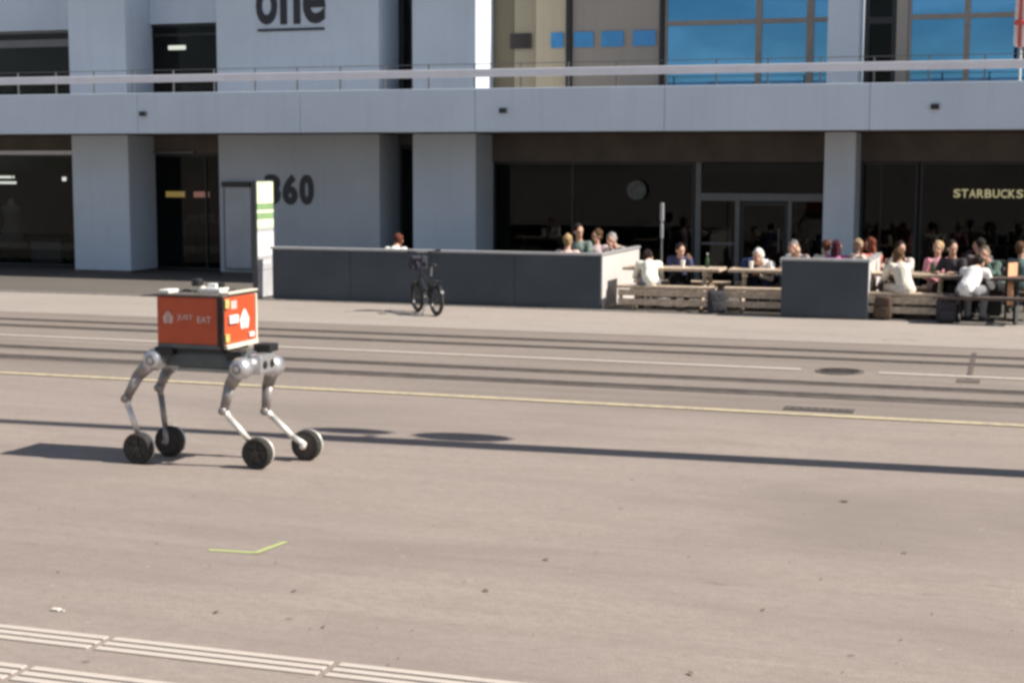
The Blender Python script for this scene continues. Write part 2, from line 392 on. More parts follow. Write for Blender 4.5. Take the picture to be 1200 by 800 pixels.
# ------------------------------------------------------------------ the office building
YC, YG, YB = 31.4, 32.6, 29.8
bld = tag(empty('office_building', (-10, 31.4, 0)), 'pale grey two storey office building with long balcony and dark shopfronts', 'building')
def bp(name, bm, material, smooth=False, parent=None):
    o = obj(name, bm, material, None, smooth)
    p = parent or bld
    o.parent = p; o.matrix_parent_inverse = (Matrix.Translation((-10, 31.4, 0)) if p is bld else Matrix.Identity(4)).inverted() if p is bld else Matrix.Identity(4)
    return o
TOP = 8.2
for x0, x1, h in ((-30.2, -28.7, TOP), (-21.25, -19.72, TOP), (-12.57, -11.10, TOP), (-3.66, -3.04, 7.6), (4.4, 5.0, 7.6)):
    bp('column', boxes(((x0, YC, 0), (x1, YG, 3.24)), ((x0, YC, 3.30), (x1, YG, h)), bev=.02), M['facade'])
    bp('column_base', boxes(((x0-.01, YC-.012, 0), (x1+.01, YG-.05, .07))), M['lintel'])
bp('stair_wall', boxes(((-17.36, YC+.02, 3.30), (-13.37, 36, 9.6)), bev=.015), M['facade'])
bp('stair_wall', boxes(((-17.36, YC+.02, .10), (-13.37, 36, 3.24)), bev=.015), M['facade_shade'])
bp('wall_plinth', boxes(((-17.34, YC+.05, 0), (-13.39, 35.9, .10))), M['lintel'])
# balcony slab, fascia band, handrail
bp('balcony_slab', boxes(((-45, YB+.22, 3.26), (14, 40, 3.55))), M['soffit'])
for k in range(16):
    bp('balcony_band', boxes(((-46.1+k*3.95+.004, YB, 3.235), (-46.1+(k+1)*3.95-.004, YB+.21, 4.115)), bev=.012), M['band'])
for x in (-24.6, -18.3, -9.94, -1.46, 5.2):
    z = 3.66
    s = bp('drain_spout', boxes(((x-.075, YB-.07, z-.05), (x+.075, YB+.01, z+.05)), bev=.01), M['frame_dark'])
bp('handrail_board', boxes(((-45, YB+.03, 4.345), (14, YB+.09, 4.505)), bev=.01), M['rail_paint'])
bp('handrail_wire', boxes(((-45, YB+.05, 4.600), (14, YB+.066, 4.614))), M['frame_grey'])
for i in range(58):
    x = -44.6+i*1.0
    bp('handrail_post', boxes(((x-.015, YB+.095, 4.10), (x+.015, YB+.12, 4.615))), M['frame_grey'])
bp('sun_blocker', boxes(((1.7, YC+.1, 3.56), (2.0, YG-.06, 11.2)), bev=.02), M['facade'])  # unseen wall added only to keep sun off the slim column's right side
# roofs behind the glazing
bp('roof', boxes(((-45, YG+.05, 7.7), (-17.4, 40, 8.0)), ((-13.3, YG+.05, 7.7), (14, 40, 8.0))), M['roof'])
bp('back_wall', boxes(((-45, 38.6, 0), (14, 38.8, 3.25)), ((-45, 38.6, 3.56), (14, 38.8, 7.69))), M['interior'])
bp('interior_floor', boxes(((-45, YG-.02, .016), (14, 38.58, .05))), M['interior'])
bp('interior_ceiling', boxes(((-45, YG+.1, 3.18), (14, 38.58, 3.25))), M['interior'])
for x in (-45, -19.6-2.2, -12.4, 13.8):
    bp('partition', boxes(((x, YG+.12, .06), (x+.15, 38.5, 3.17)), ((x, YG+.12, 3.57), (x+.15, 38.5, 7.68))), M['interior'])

def window(x0, x1, z0, z1, y=YG, mull=(), trans=(), fw=.05, frame='frame_dark', pane='glass', depth=.08):
    """one frame with its own panes, each pane a sub-part"""
    segs = [((x0, y-depth/2, z0), (x0+fw, y+depth/2, z1)), ((x1-fw, y-depth/2, z0), (x1, y+depth/2, z1)),
            ((x0+fw, y-depth/2+.003, z0), (x1-fw, y+depth/2-.003, z0+fw)), ((x0+fw, y-depth/2+.003, z1-fw), (x1-fw, y+depth/2-.003, z1))]
    for mx, mw in mull: segs.append(((mx-mw/2, y-depth/2+.001, z0+fw), (mx+mw/2, y+depth/2-.001, z1-fw)))
    for tz, tw in trans: segs.append(((x0+fw, y-depth/2+.006, tz-tw/2), (x1-fw, y+depth/2-.006, tz+tw/2)))
    f = bp('window', boxes(*segs), M[frame])
    xs = [x0+fw]+[v for mx, mw in sorted(mull) for v in (mx-mw/2, mx+mw/2)]+[x1-fw]
    zs = [z0+fw]+[v for tz, tw in sorted(trans) for v in (tz-tw/2, tz+tw/2)]+[z1-fw]
    for i in range(0, len(xs), 2):
        for j in range(0, len(zs), 2):
            o = obj('pane', boxes(((xs[i], y-.006, zs[j]), (xs[i+1], y+.006, zs[j+1]))), M[pane] if isinstance(pane, str) else M[pane(i//2, j//2)])
            o.parent = f
    return f
# ground floor shopfronts
window(-28.6, -25.2, .05, 2.78); window(-25.15, -21.0, .05, 2.78)
bp('lintel', boxes(((-28.6, YG-.06, 2.90), (-21.3, YG+.06, 3.24))), M['lintel'])
bp('light_strip', boxes(((-28.6, YG-.16, 2.79), (-21.28, YG-.02, 2.89))), M['rail_paint'])
window(-19.9, -17.4, .05, 2.80, mull=((-18.35, .04),))
bp('lintel', boxes(((-19.75, YG-.05, 2.81), (-17.38, YG+.05, 3.24))), M['lintel'])
bp('light_strip', boxes(((-19.7, YG-.14, 2.82), (-18.6, YG-.06, 2.87))), M['frame_grey'])
window(-13.35, -12.58, .05, 3.0, mull=((-12.78, .06),), fw=.07)
bp('lintel', boxes(((-13.36, YG-.05, 3.01), (-12.58, YG+.05, 3.24))), M['lintel'])
bp('lintel', boxes(((-11.09, YG-.1, 2.64), (-3.67, YG+.05, 3.24))), M['lintel'])
bp('lintel', boxes(((-3.03, YG-.1, 2.66), (4.39, YG+.05, 3.24))), M['lintel'])
window(-11.09, -6.53, .05, 2.63, mull=((-9.25, .05),))
window(-3.03, -1.88, .05, 2.65, mull=((-2.62, .03),)); window(-1.84, 1.3, .05, 2.65); window(1.34, 4.38, .05, 2.65)
# entrance with transom and doors
ent = bp('door_frame', boxes(((-6.50, YG-.08, .02), (-6.38, YG+.08, 2.63)), ((-3.78, YG-.08, .02), (-3.68, YG+.08, 2.63)),
     ((-6.38, YG-.10, 1.82), (-3.78, YG+.07, 1.98)), ((-5.64, YG-.06, .02), (-5.54, YG+.06, 1.82)), ((-4.52, YG-.06, .02), (-4.44, YG+.06, 1.82))), M['frame_grey'])
for a, b, z0, z1 in ((-6.38, -3.78, 1.99, 2.62), (-6.37, -5.65, .93, 1.81), (-6.37, -5.65, .06, .88), (-4.43, -3.79, .06, 1.81)):
    o = obj('pane', boxes(((a, YG-.006, z0), (b, YG+.006, z1))), M['glass']); o.parent = ent
o = obj('mid_rail', boxes(((-6.37, YG-.04, .88), (-5.65, YG+.04, .93))), M['frame_grey']); o.parent = ent
dl = bp('door', boxes(((-5.53, YG+.0, .03), (-5.46, YG+.05, 1.80)), ((-4.60, YG+.0, .03), (-4.53, YG+.05, 1.80)), ((-5.46, YG+.003, .03), (-4.60, YG+.047, .16)), ((-5.46, YG+.003, 1.72), (-4.60, YG+.047, 1.80))), M['frame_dark'])
o = obj('pane', boxes(((-5.46, YG+.018, .16), (-4.60, YG+.030, 1.72))), M['glass']); o.parent = dl
o = obj('door_handle', boxes(((-4.72, YG-.06, .75), (-4.69, YG-.03, 1.25)), ((-4.72, YG-.03, .80), (-4.69, YG+.0, .83)), ((-4.72, YG-.03, 1.17), (-4.69, YG+.0, 1.20))), M['frame_grey']); o.parent = dl
# upper storey
def upper_panel(x0, x1, z0, z1, y, m, name='wall_panel'): return bp(name, boxes(((x0, y, z0), (x1, y+.12, z1)), bev=.008), M[m])
upper_panel(-28.6, -21.26, 5.80, TOP, YG-.15, 'facade'); window(-28.6, -21.0, 4.1, 5.79, trans=((5.50, .18),), frame='frame_grey', mull=((-25.0, .06),))
upper_panel(-19.71, -17.37, 5.87, TOP, YG-.15, 'facade'); window(-19.8, -17.37, 4.1, 5.86, trans=((5.62, .05),), frame='frame_dark')
window(-13.36, -12.57, 4.1, TOP, mull=((-13.05, .06),), fw=.12, frame='frame_dark')
upper_panel(-12.99, -12.70, 3.6, TOP, YG+.02, 'taupe')
bp('square_tile', boxes(((-13.02+.05, YG-.03, 5.14), (-12.72, YG-.012, 5.50))), M['blue_tile'])
upper_panel(-11.09, -10.62, 3.6, TOP, YG-.04, 'brown'); upper_panel(-10.615, -10.12, 3.6, TOP, YG-.03, 'tan'); upper_panel(-10.115, -9.42, 3.6, TOP, YG-.04, 'beige'); upper_panel(-9.28, -7.34, 3.6, TOP, YG-.04, 'taupe')
bp('mullion', boxes(((-9.41, YG-.10, 3.6), (-9.29, YG+.05, TOP))), M['frame_dark'])
bp('mullion', boxes(((-7.33, YG-.10, 3.6), (-7.24, YG+.05, TOP))), M['frame_dark'])
for a, b, m in ((-10.70, -10.21, 'dark_tile'), (-9.76, -9.47, 'blue_tile'), (-9.24, -8.80, 'blue_tile'), (-8.62, -8.13, 'blue_tile'), (-7.92, -7.42, 'blue_tile')):
    bp('square_tile', boxes(((a, YG-.07, 5.11), (b, YG-.043, 5.44)), bev=.006), M[m])
window(-7.23, -3.67, 3.6, TOP, mull=((-5.22, .13), (-4.15, .16)), trans=((5.57, .10),), frame='frame_brown', pane='blue_glass', fw=.06)
window(-3.03, -2.42, 3.6, TOP, trans=((5.52, .14),), frame='frame_dark', pane='glass', fw=.08)
upper_panel(-2.41, -2.18, 3.6, TOP, YG-.04, 'taupe', 'mullion')
window(-2.17, 4.38, 3.6, TOP, mull=((-1.02, .12), (1.2, .12)), trans=((5.57, .10),), frame='frame_brown', pane='blue_glass', fw=.06)
# things inside the shops, faint behind the glass
def lampbar(a, b, m, label, cat='lamp', nm='shop_lamp'):
    t = tag(empty(nm, ((a[0]+b[0])/2, a[1], a[2])), label, cat)
    w, h = (b[0]-a[0])/2, b[2]-a[2]
    obj('tube', boxes(((-w, 0, 0), (w, .08, h)), bev=.012), M[m], t)
    obj('housing', boxes(((-w-.02, -.0, h), (w+.02, .10, h+.05)), ((-w*.7, .03, h+.05), (-w*.7+.015, .045, 3.17-a[2])), ((w*.7, .03, h+.05), (w*.7+.015, .045, 3.17-a[2]))), M['frame_dark'], t)
lampbar((-24.95, 33.5, 2.20), (-24.45, 33.5, 2.26), 'lamp', 'upper lit tube lamp hanging inside the leftmost shop')
lampbar((-24.95, 33.3, 2.06), (-24.25, 33.3, 2.12), 'lamp', 'lower lit tube lamp hanging inside the leftmost shop')
lampbar((-22.98, 33.5, 2.14), (-22.90, 33.5, 2.24), 'lamp', 'small round spotlight near the column inside the leftmost shop')
lampbar((-20.0, 33.5, 1.76), (-19.50, 33.5, 1.90), 'lamp_yellow', 'small lit yellow sign inside the shop between column and wall', 'sign', 'lit_sign')
lampbar((-19.22, 33.5, 1.76), (-18.82, 33.5, 1.90), 'lamp_red', 'small lit pink sign inside the shop between column and wall', 'sign', 'lit_sign')
lampbar((-19.9, 33.6, 5.36), (-19.45, 33.6, 5.46), 'lamp', 'bright white lamp in the upper window beside the left column')
t = tag(empty('shop_mannequin', (-24.6, 33.6, .05)), 'grey dress form standing inside the leftmost shop window', 'mannequin')
bm = bmesh.new(); lathe(bm, [(.01, 1.62), (.05, 1.60), (.06, 1.5), (.20, 1.42), (.19, 1.25), (.14, 1.05), (.2, .85), (.3, .55), (.34, .4)], Matrix.Diagonal((1.3, .8, 1, 1)), 20); obj('torso', bm, M['shop_grey'], t, True)
bm = bmesh.new(); tube(bm, (0, 0, 0), (0, 0, .6), .02); lathe(bm, [(.22, 0), (.22, .02), (.02, .03)], Matrix.Identity(4), 20); obj('stand', bm, M['frame_dark'], t)
t = tag(empty('shop_counter', (-23.45, 33.7, .05)), 'low grey display plinth inside the leftmost shop', 'counter')
obj('body', boxes(((-.45, -.3, 0), (.45, .3, .55)), bev=.01), M['shop_grey'], t); obj('top', boxes(((-.48, -.33, .552), (.48, .33, .59)), bev=.008), M['frame_grey'], t)
t = tag(empty('potted_plant', (-22.7, 33.4, .05)), 'dark green plant in a black tub behind shop glass', 'plant')
bm = bmesh.new(); lathe(bm, [(.01, 0), (.16, 0), (.22, .5), (.2, .5), (.19, .42), (.01, .42)], Matrix.Identity(4), 16); obj('tub', bm, M['black'], t)
bm = bmesh.new()
for k in range(60):
    a = rnd.uniform(0, 6.28); el = rnd.uniform(.3, 1.4); L = rnd.uniform(.25, .5); d = Vector((math.cos(a)*math.cos(el), math.sin(a)*math.cos(el), math.sin(el))); s = Vector((-d.y, d.x, 0)).normalized()*.03
    p = Vector((0, 0, .42)); q = [bm.verts.new(v) for v in (p, p+d*L*.5+s, p+d*L, p+d*L*.5-s)]; bm.faces.new(q)
obj('foliage', bm, M['shop_green'], t)
t = tag(empty('shop_shelf', (-19.0, 34.2, .05)), 'low dark shelf with boxes inside the shop beside the stair wall', 'shelf')
obj('frame', boxes(((-.8, -.2, 0), (-.76, .2, 1.1)), ((.76, -.2, 0), (.8, .2, 1.1)), ((-.76, -.2, .5), (.76, .2, .54)), ((-.76, -.2, 1.06), (.76, .2, 1.1))), M['frame_grey'], t)
for k in range(5): obj('carton', boxes(((-.7+k*.28, -.15, 1.101), (-.5+k*.28, .12, 1.2+.12*rnd.random())), bev=.005), M['shop_grey'], t)
# signs
sg = tag(empty('wall_sign', (0, 0, 0)), 'dark lettering reading one with underline on the upper wall', 'sign')
text_row(sg, 'one', -16.34, (.60, .56, .62), 5.67, 6.50, YC+.012, M['letter'], .028)
obj('underline', boxes(((-16.30, YC-.012, 5.525), (-14.66, YC+.018, 5.58))), M['letter'], sg)
sg = tag(empty('wall_sign', (0, 0, 0)), 'dark numerals reading 360 on the ground floor wall', 'sign')
text_row(sg, '360', -16.20, (.46, .42, .40), 1.66, 2.34, YC+.012, M['letter'], .05)
sg = tag(empty('cafe_sign', (0, 0, 0)), 'pale cream lettering reading STARBUCKS on the right shopfront', 'sign')
text_row(sg, 'STARBUCKS', -1.17, (.152,)*9, 1.93, 2.10, YG-.10, M['letter_cream'], .02, depth=.02)
obj('backing_rail', boxes(((-1.2, YG-.09, 2.0), (.25, YG-.07, 2.02))), M['frame_dark'], sg)
t = tag(empty('round_sign', (-7.78, YG-.12, 2.03)), 'plain grey round sign on the dark cafe glass', 'sign')
bm = bmesh.new(); lathe(bm, [(.001, .0), (.20, .0), (.205, .01), (.205, .03), (.001, .03)], Matrix.Rotation(R(90), 4, 'X'), 32); obj('disc', bm, M['disc'], t)
bm = bmesh.new(); lathe(bm, [(.205, .028), (.225, .032), (.225, -.01), (.205, -.01)], Matrix.Rotation(R(90), 4, 'X'), 32); obj('rim', bm, M['frame_dark'], t)
obj('bracket', boxes(((-.02, .01, -.03), (.02, .09, .03))), M['frame_dark'], t)
t = tag(empty('display_case', (-16.86, YC+.02, 0)), 'blue grey glazed notice case with dark hood on the stair wall', 'notice case')
obj('hood', boxes(((-.36, -.16, 2.06), (.36, -.002, 2.17)), bev=.01), M['frame_dark'], t)
obj('panel', boxes(((-.33, -.06, .20), (.33, -.002, 2.055)), bev=.006), M['case'], t)
obj('surround', boxes(((-.36, -.07, .17), (-.331, -.003, 2.055)), ((.331, -.07, .17), (.36, -.003, 2.055)), ((-.331, -.07, .17), (.331, -.003, .199))), M['frame_grey'], t)

# ------------------------------------------------------------------ information pylon
py = tag(empty('information_pylon', (-13.62, 26.3, .012)), 'slim stop pylon with pale green and white side panel left of barrier', 'pylon')
obj('body', boxes(((-.05, -.33, 0), (.05, .37, 2.24)), bev=.012), M['pylon'], py)
for z0, z1, m in ((1.80, 2.22, 'pylon_top'), (1.70, 1.795, 'pylon_green'), (1.62, 1.695, 'pylon_top'), (1.52, 1.615, 'pylon_green'), (1.34, 1.515, 'pylon_top'), (1.28, 1.335, 'pylon_grey2'), (.80, 1.275, 'pylon_white'), (.55, .795, 'pylon_grey2'), (.03, .545, 'pylon_grey2')):
    obj('side_panel', boxes(((.051, -.31, z0), (.062, .35, z1-.004)), bev=.003), M[m], py)
for k in range(7):
    obj('printed_line', boxes(((.063, -.22+.04*(k % 2), .84+.06*k), (.066, .05+.1*(k % 3), .862+.06*k))), M['pylon_grey2'], py)
obj('printed_line', boxes(((.063, -.2, .66), (.066, .2, .72))), M['pylon_white'], py)

# ------------------------------------------------------------------ terrace barriers
def barrier(x0, x1, y, depth, label, n, left_return=False):
    t = tag(empty('terrace_barrier', (x0, y, .012)), label, 'barrier')
    L = x1-x0; pw = L/n
    for k in range(n): obj('front_panel', boxes(((k*pw+.003, 0, .02), ((k+1)*pw-.003, .10, .955)), bev=.006), M['barrier'], t)
    obj('core', boxes(((.01, .102, 0), (L-.06, .16, .95))), M['barrier'], t)
    obj('cap', boxes(((-.02, -.025, .957), (L+.02, .185, 1.0)), bev=.008), M['barrier_cap'], t)
    obj('end_wall', boxes(((L-.055, .104, 0), (L+.0, depth, .955)), bev=.006), M['barrier_end'], t)
    obj('end_cap', boxes(((L-.075, .187, .957), (L+.02, depth+.02, 1.0)), bev=.006), M['barrier_cap'], t)
    return t
barrier(-13.28, -6.86, 26.02, 2.9, 'long dark grey terrace barrier behind the bicycle', 4)
barrier(-3.68, -2.24, 25.86, 2.3, 'short dark grey terrace barrier between the picnic tables', 1)

# ------------------------------------------------------------------ picnic tables
def picnic_table(L, wood, label):
    t = tag(empty('picnic_table'), label, 'picnic table', 'picnic tables on the terrace')
    pm = mesh_of(boxes(((-L/2, -.068, 0), (L/2, .068, .05)), bev=.006), 'plank'); pm.materials.append(M[wood])
    for k in range(5): link('tabletop_plank', pm, None, t, (0, -.29+.145*k, .69))
    for s in (-1, 1):
        for k in range(2): link('bench_plank', pm, None, t, (rnd.uniform(-.01, .01), s*(.58+.145*k), .40))
    if wood == 'wood':
        sk = mesh_of(boxes(((-L/2+.04, -.012, -.055), (L/2-.04, .012, .055)), bev=.004), 'slat'); sk.materials.append(M[wood])
        for s in (-1, 1):
            for zz in (.33, .17): link('bench_slat', sk, None, t, (0, s*.80, zz))
    for sx in (-L/2+.28, L/2-.28):
        bm = bmesh.new()
        for s in (-1, 1):
            tube(bm, (sx, s*.18, .685), (sx, s*.55, .012), .04, .04, 4)
        box(bm, (sx-.03, -.78, .33), (sx+.03, .78, .398)); box(bm, (sx-.03, -.34, .61), (sx+.03, .34, .688))
        obj('leg_frame', bm, M[wood if wood == 'wood' else 'table_metal'], t)
    return t
def put(t, x, y, rz=0): t.location = (x, y, .012); t.rotation_euler.z = rz; return t
tabs = [(-5.72, 26.85, .0, 1.75, 'wood', 'sunlit weathered picnic table at the end of the long barrier'),
        (-3.85, 26.95, .02, 1.75, 'wood', 'weathered picnic table half hidden by the short barrier'),
        (-1.55, 26.75, -.03, 1.45, 'wood', 'picnic table right of the short barrier with cream dressed guests'),
        (-.35, 26.35, .0, 1.45, 'wood_dark', 'dark picnic table at the right end of the terrace'),
        (-11.3, 27.75, .0, 1.75, 'wood', 'picnic table behind the left half of the long barrier'),
        (-8.1, 27.9, .0, 1.75, 'wood', 'picnic table behind the right half of the long barrier'),
        (-3.1, 28.9, .0, 1.75, 'wood', 'picnic table nearest the slim column in the back row'),
        (-.6, 28.55, .0, 1.75, 'wood_dark', 'dark picnic table in the back row below the cafe lettering')]
for x, y, a, L, w, lb in tabs: put(picnic_table(L, w, lb), x, y, a)

# ------------------------------------------------------------------ seated people
def hand(bm, w, d, side):
    """palm and five bent fingers from wrist w along direction d"""
    d = Vector(d).normalized(); up = Vector((0, 0, 1)); s = d.cross(up).normalized()
    pc = Vector(w)+d*.045
    rot = Matrix((s, d, s.cross(d))).transposed().to_4x4()
    ball(bm, pc, (.040, .052, .018), 2, rot)
    for i, L in enumerate((.062, .072, .068, .052)):
        b = pc+d*.04+s*(-.028+.0187*i); k = b+d*L*.55-up*.006; e = k+d*L*.45-up*.022
        chain(bm, [b, k, e], [.0095, .009, .0085], 6, 1)
    b = pc-d*.01+s*(.036*side); k = b+(d*.6+s*.6*side).normalized()*.035-up*.006; e = k+d*.03-up*.01
    chain(bm, [b, k, e], [.011, .010, .009], 6, 1)
def pose(lean=0, turn=0, arms='table', head_tilt=0):
    P = {}
    ca, sa = math.cos(lean), math.sin(lean)
    T = lambda z, y=0: Vector((0, y*ca-sa*(z-.5), .5+(z-.5)*ca+y*sa))
    P['pel'] = T(.50, .02); P['wst'] = T(.68, .02); P['chs'] = T(.86, .02); P['nck'] = T(1.0, .01); P['hd'] = T(1.155, -.015-head_tilt*.06)
    P['yaw'] = turn
    for s in (-1, 1):
        P['sh', s] = T(.945, .015)+Vector((.175*s, 0, 0))
        if arms == 'table': P['el', s] = P['sh', s]+Vector((.06*s, -.13, -.235)); P['wr', s] = P['el', s]+Vector((-.10*s, -.23, .055))
        elif arms == 'lap': P['el', s] = P['sh', s]+Vector((.055*s, .0, -.27)); P['wr', s] = P['el', s]+Vector((-.10*s, -.22, -.07))
        elif arms == 'chin':
            P['el', s] = P['sh', s]+Vector((.03*s, -.18, -.21)); P['wr', s] = P['el', s]+Vector((-.05*s, -.06, .21)) if s > 0 else P['el', s]+Vector((.12, -.2, .04))
        P['hp', s] = Vector((.09*s, 0, .51)); P['kn', s] = Vector((.13*s, -.43, .52)); P['an', s] = Vector((.12*s, -.40, .10)); P['to', s] = Vector((.14*s, -.55, .045))
    return P
def build_body(P, nm):
    bm = bmesh.new(); hd = P['hd']; ry = Matrix.Rotation(P['yaw'], 4, 'Z')
    chain(bm, [P['pel'], P['wst'], P['chs'], P['nck']], [.135, .115, .130, .062]); tube(bm, P['nck'], hd, .056, .05)
    ball(bm, hd+Vector((0, .012, .028)), (.076, .095, .098), 3, ry); hm = Matrix.Translation(hd) @ ry
    ball(bm, hm @ Vector((0, -.022, -.045)), (.056, .066, .062), 2, ry)
    chain(bm, [hm @ Vector((0, -.085, .02)), hm @ Vector((0, -.104, -.012))], [.010, .016], 8, 1)
    for s in (-1, 1):
        ball(bm, hm @ Vector((.076*s, .01, .002)), (.012, .022, .032), 2, ry)
        ball(bm, hm @ Vector((.030*s, -.078, .034)), (.026, .014, .009), 1, ry)
    ball(bm, hm @ Vector((0, -.082, -.048)), (.024, .012, .010), 1, ry)
    for s in (-1, 1):
        chain(bm, [P['sh', s], P['el', s], P['wr', s]], [.052, .038, .026])
        tube(bm, P['chs'], P['sh', s], .09, .05)
        hand(bm, P['wr', s], P['wr', s]-P['el', s], -s)
        chain(bm, [P['hp', s], P['kn', s], P['an', s]], [.085, .055, .036]); chain(bm, [P['an', s], P['to', s]], [.036, .028])
    return remesh(bm, .0085, nm, 2)
def build_top(P, nm, sleeve=.95):
    bm = bmesh.new(); chain(bm, [P['pel']+Vector((0, 0, .02)), P['wst'], P['chs']], [.158, .140, .150]); tube(bm, P['chs'], P['nck'], .15, .078)
    for s in (-1, 1):
        tube(bm, P['chs'], P['sh', s], .105, .07); e = P['el', s]; w = P['el', s].lerp(P['wr', s], sleeve)
        chain(bm, [P['sh', s], e, w], [.068, .054, .040])
    return remesh(bm, .012, nm, 3)
def build_trousers(P, nm):
    bm = bmesh.new()
    for s in (-1, 1):
        chain(bm, [P['hp', s], P['kn', s], P['an', s]+Vector((0, 0, .02))], [.105, .075, .055]); ball(bm, P['pel']+Vector((0, 0, -.01)), (.165, .15, .09))
    return remesh(bm, .014, nm, 3)
def build_shoe(P, nm, s):
    bm = bmesh.new()
    chain(bm, [P['an', s]+Vector((0, .02, -.045)), P['to', s]+Vector((0, -.02, -.005))], [.046, .040])
    return remesh(bm, .012, nm, 2)
PI = math.pi
def build_hair(P, nm, long):
    bm = bmesh.new(); ry = Matrix.Rotation(P['yaw'], 4, 'Z'); hm = Matrix.Translation(P['hd']) @ ry
    ball(bm, hm @ Vector((0, .030, .056)), (.088, .096, .088), 3, ry); ball(bm, hm @ Vector((0, .055, .005)), (.078, .062, .085), 2, ry)
    if long:
        ball(bm, hm @ Vector((0, .075, -.10)), (.085, .05, .13), 2, ry)
        for s in (-1, 1): ball(bm, hm @ Vector((.074*s, .02, -.06)), (.022, .045, .11), 2, ry)
    hr = random.Random(nm)
    for k in range(46):
        a = hr.uniform(0, 2*PI); e = hr.uniform(-.5, 1.5)
        d = Vector((math.cos(a)*math.cos(e), math.sin(a)*math.cos(e)*1.0, math.sin(e)))
        if d.y < -.25 and d.z < .75: continue
        ball(bm, hm @ (Vector((0, .030, .056))+Vector((d.x*.084, d.y*.090, d.z*.084))), (hr.uniform(.010, .020), hr.uniform(.012, .022), hr.uniform(.018, .034)), 1)
    if long:
        for k in range(16):
            p = hm @ Vector((hr.uniform(-.08, .08), hr.uniform(.06, .11), hr.uniform(-.06, .0))); chain(bm, [p, p+Vector((hr.uniform(-.02, .02), .0, -hr.uniform(.10, .17)))], [.016, .008], 6, 1)
    return remesh(bm, .0075, nm, 1)
def build_eyes(P, nm):
    bm = bmesh.new(); hm = Matrix.Translation(P['hd']) @ Matrix.Rotation(P['yaw'], 4, 'Z')
    for s in (-1, 1): ball(bm, hm @ Vector((.030*s, -.080, .018)), (.011, .008, .008), 1)
    return mesh_of(bm, nm)
PI = math.pi
POSES = {}
for k, (a) in {'up': dict(lean=.05), 'left': dict(lean=.12, turn=.7), 'right': dict(lean=-.05, turn=-.7, arms='lap'), 'chin': dict(lean=.52, turn=.3, arms='chin', head_tilt=.3), 'bent': dict(lean=.86, turn=-.35, arms='table', head_tilt=.4)}.items():
    P = pose(**a)
    POSES[k] = dict(body=build_body(P, 'body_'+k), top=build_top(P, 'top_'+k), tee=build_top(P, 'tee_'+k, .08), trousers=build_trousers(P, 'trousers_'+k), shoe_r=build_shoe(P, 'shoe_r_'+k, -1), shoe_l=build_shoe(P, 'shoe_l_'+k, 1),
                    short=build_hair(P, 'hair_'+k, False), long=build_hair(P, 'longhair_'+k, True), eyes=build_eyes(P, 'eyes_'+k))
    for n, me in POSES[k].items(): me.materials.append(M['skin'])
def set_mat(o, m):
    o.material_slots[0].link = 'OBJECT'; o.material_slots[0].material = m
def person(x, y, face, ps, sc, hair, hairc, top, bottom, label, tee=False, z=0.0):
    """face: 0 looks towards the road (-Y), pi towards the building"""
    d = POSES[ps]
    b = link('person', d['body'], None, None, (x, y, .012+z), (0, 0, face)); b.scale = (sc,)*3; set_mat(b, M['skin'])
    tag(b, label, 'person', 'guests seated on the cafe terrace')
    for nm, key, m in (('hair', 'long' if hair == 'long' else 'short', cloth(hairc)), ('shirt' if tee else 'jacket', 'tee' if tee else 'top', cloth(top)), ('trousers', 'trousers', cloth(bottom)), ('shoe', 'shoe_r', cloth((.05, .05, .05))), ('shoe', 'shoe_l', cloth((.05, .05, .05))), ('eyes', 'eyes', M['eye'])):
        o = link(nm, d[key], None, b); set_mat(o, m)
    return b
PI = math.pi
WHITE = (.72, .70, .68); CREAM = (.66, .56, .46); NAVY = (.035, .045, .12); BLACK = (.02, .02, .022); GREY = (.2, .2, .21)
DKH = (.025, .018, .015); BRH = (.10, .055, .03); WHH = (.60, .58, .55); BLH = (.38, .26, .13)
person(-11.30, 27.12, PI, 'chin', 1.02, 'short', (.12, .04, .025), WHITE, NAVY, 'person in white with reddish hair behind the long barrier, left of the bicycle')
person(-7.84, 27.28, PI, 'up', .98, 'short', BLH, (.62, .45, .40), GREY, 'fair haired person in pale pink just above the long barrier, leftmost of three heads')
person(-7.95, 28.53, 0, 'left', 1.10, 'short', DKH, (.16, .21, .19), BLACK, 'dark haired person in green, tallest of the three heads behind the long barrier')
person(-7.62, 28.53, 0, 'right', 1.02, 'short', BRH, (.50, .40, .42), GREY, 'brown haired person in pale mauve, rightmost of three heads behind the long barrier')
person(-7.06, 28.60, -.6, 'chin', 1.06, 'short', (.30, .28, .27), (.38, .32, .30), NAVY, 'grey haired person peering over the end wall of the long barrier')
person(-6.02, 26.22, PI+.3, 'bent', 1.0, 'short', DKH, (.80, .78, .66), GREY, 'dark haired person in bright white shirt at the sunlit picnic table')
person(-5.78, 27.48, .3, 'chin', .96, 'short', DKH, (.06, .07, .14), BLACK, 'person in dark blue jacket on the far side of the sunlit picnic table')
person(-4.48, 27.58, .4, 'bent', 1.04, 'short', WHH, NAVY, BLACK, 'white haired person in navy left of the short barrier')
person(-4.12, 27.58, -.3, 'bent', 1.0, 'short', WHH, WHITE, NAVY, 'white haired person in white shirt leaning beside the short barrier')
person(-3.80, 27.58, .5, 'chin', .98, 'short', (.20, .13, .08), (.55, .52, .50), GREY, 'leftmost head above the short barrier, in pale grey')
person(-3.54, 27.60, -.4, 'chin', 1.03, 'short', (.22, .20, .19), (.26, .26, .28), GREY, 'grey haired person leaning behind the short barrier, second head from its left end')
person(-3.26, 28.27, PI-.4, 'left', .93, 'short', (.12, .05, .03), CREAM, GREY, 'person in cream with auburn hair above the middle of the short barrier')
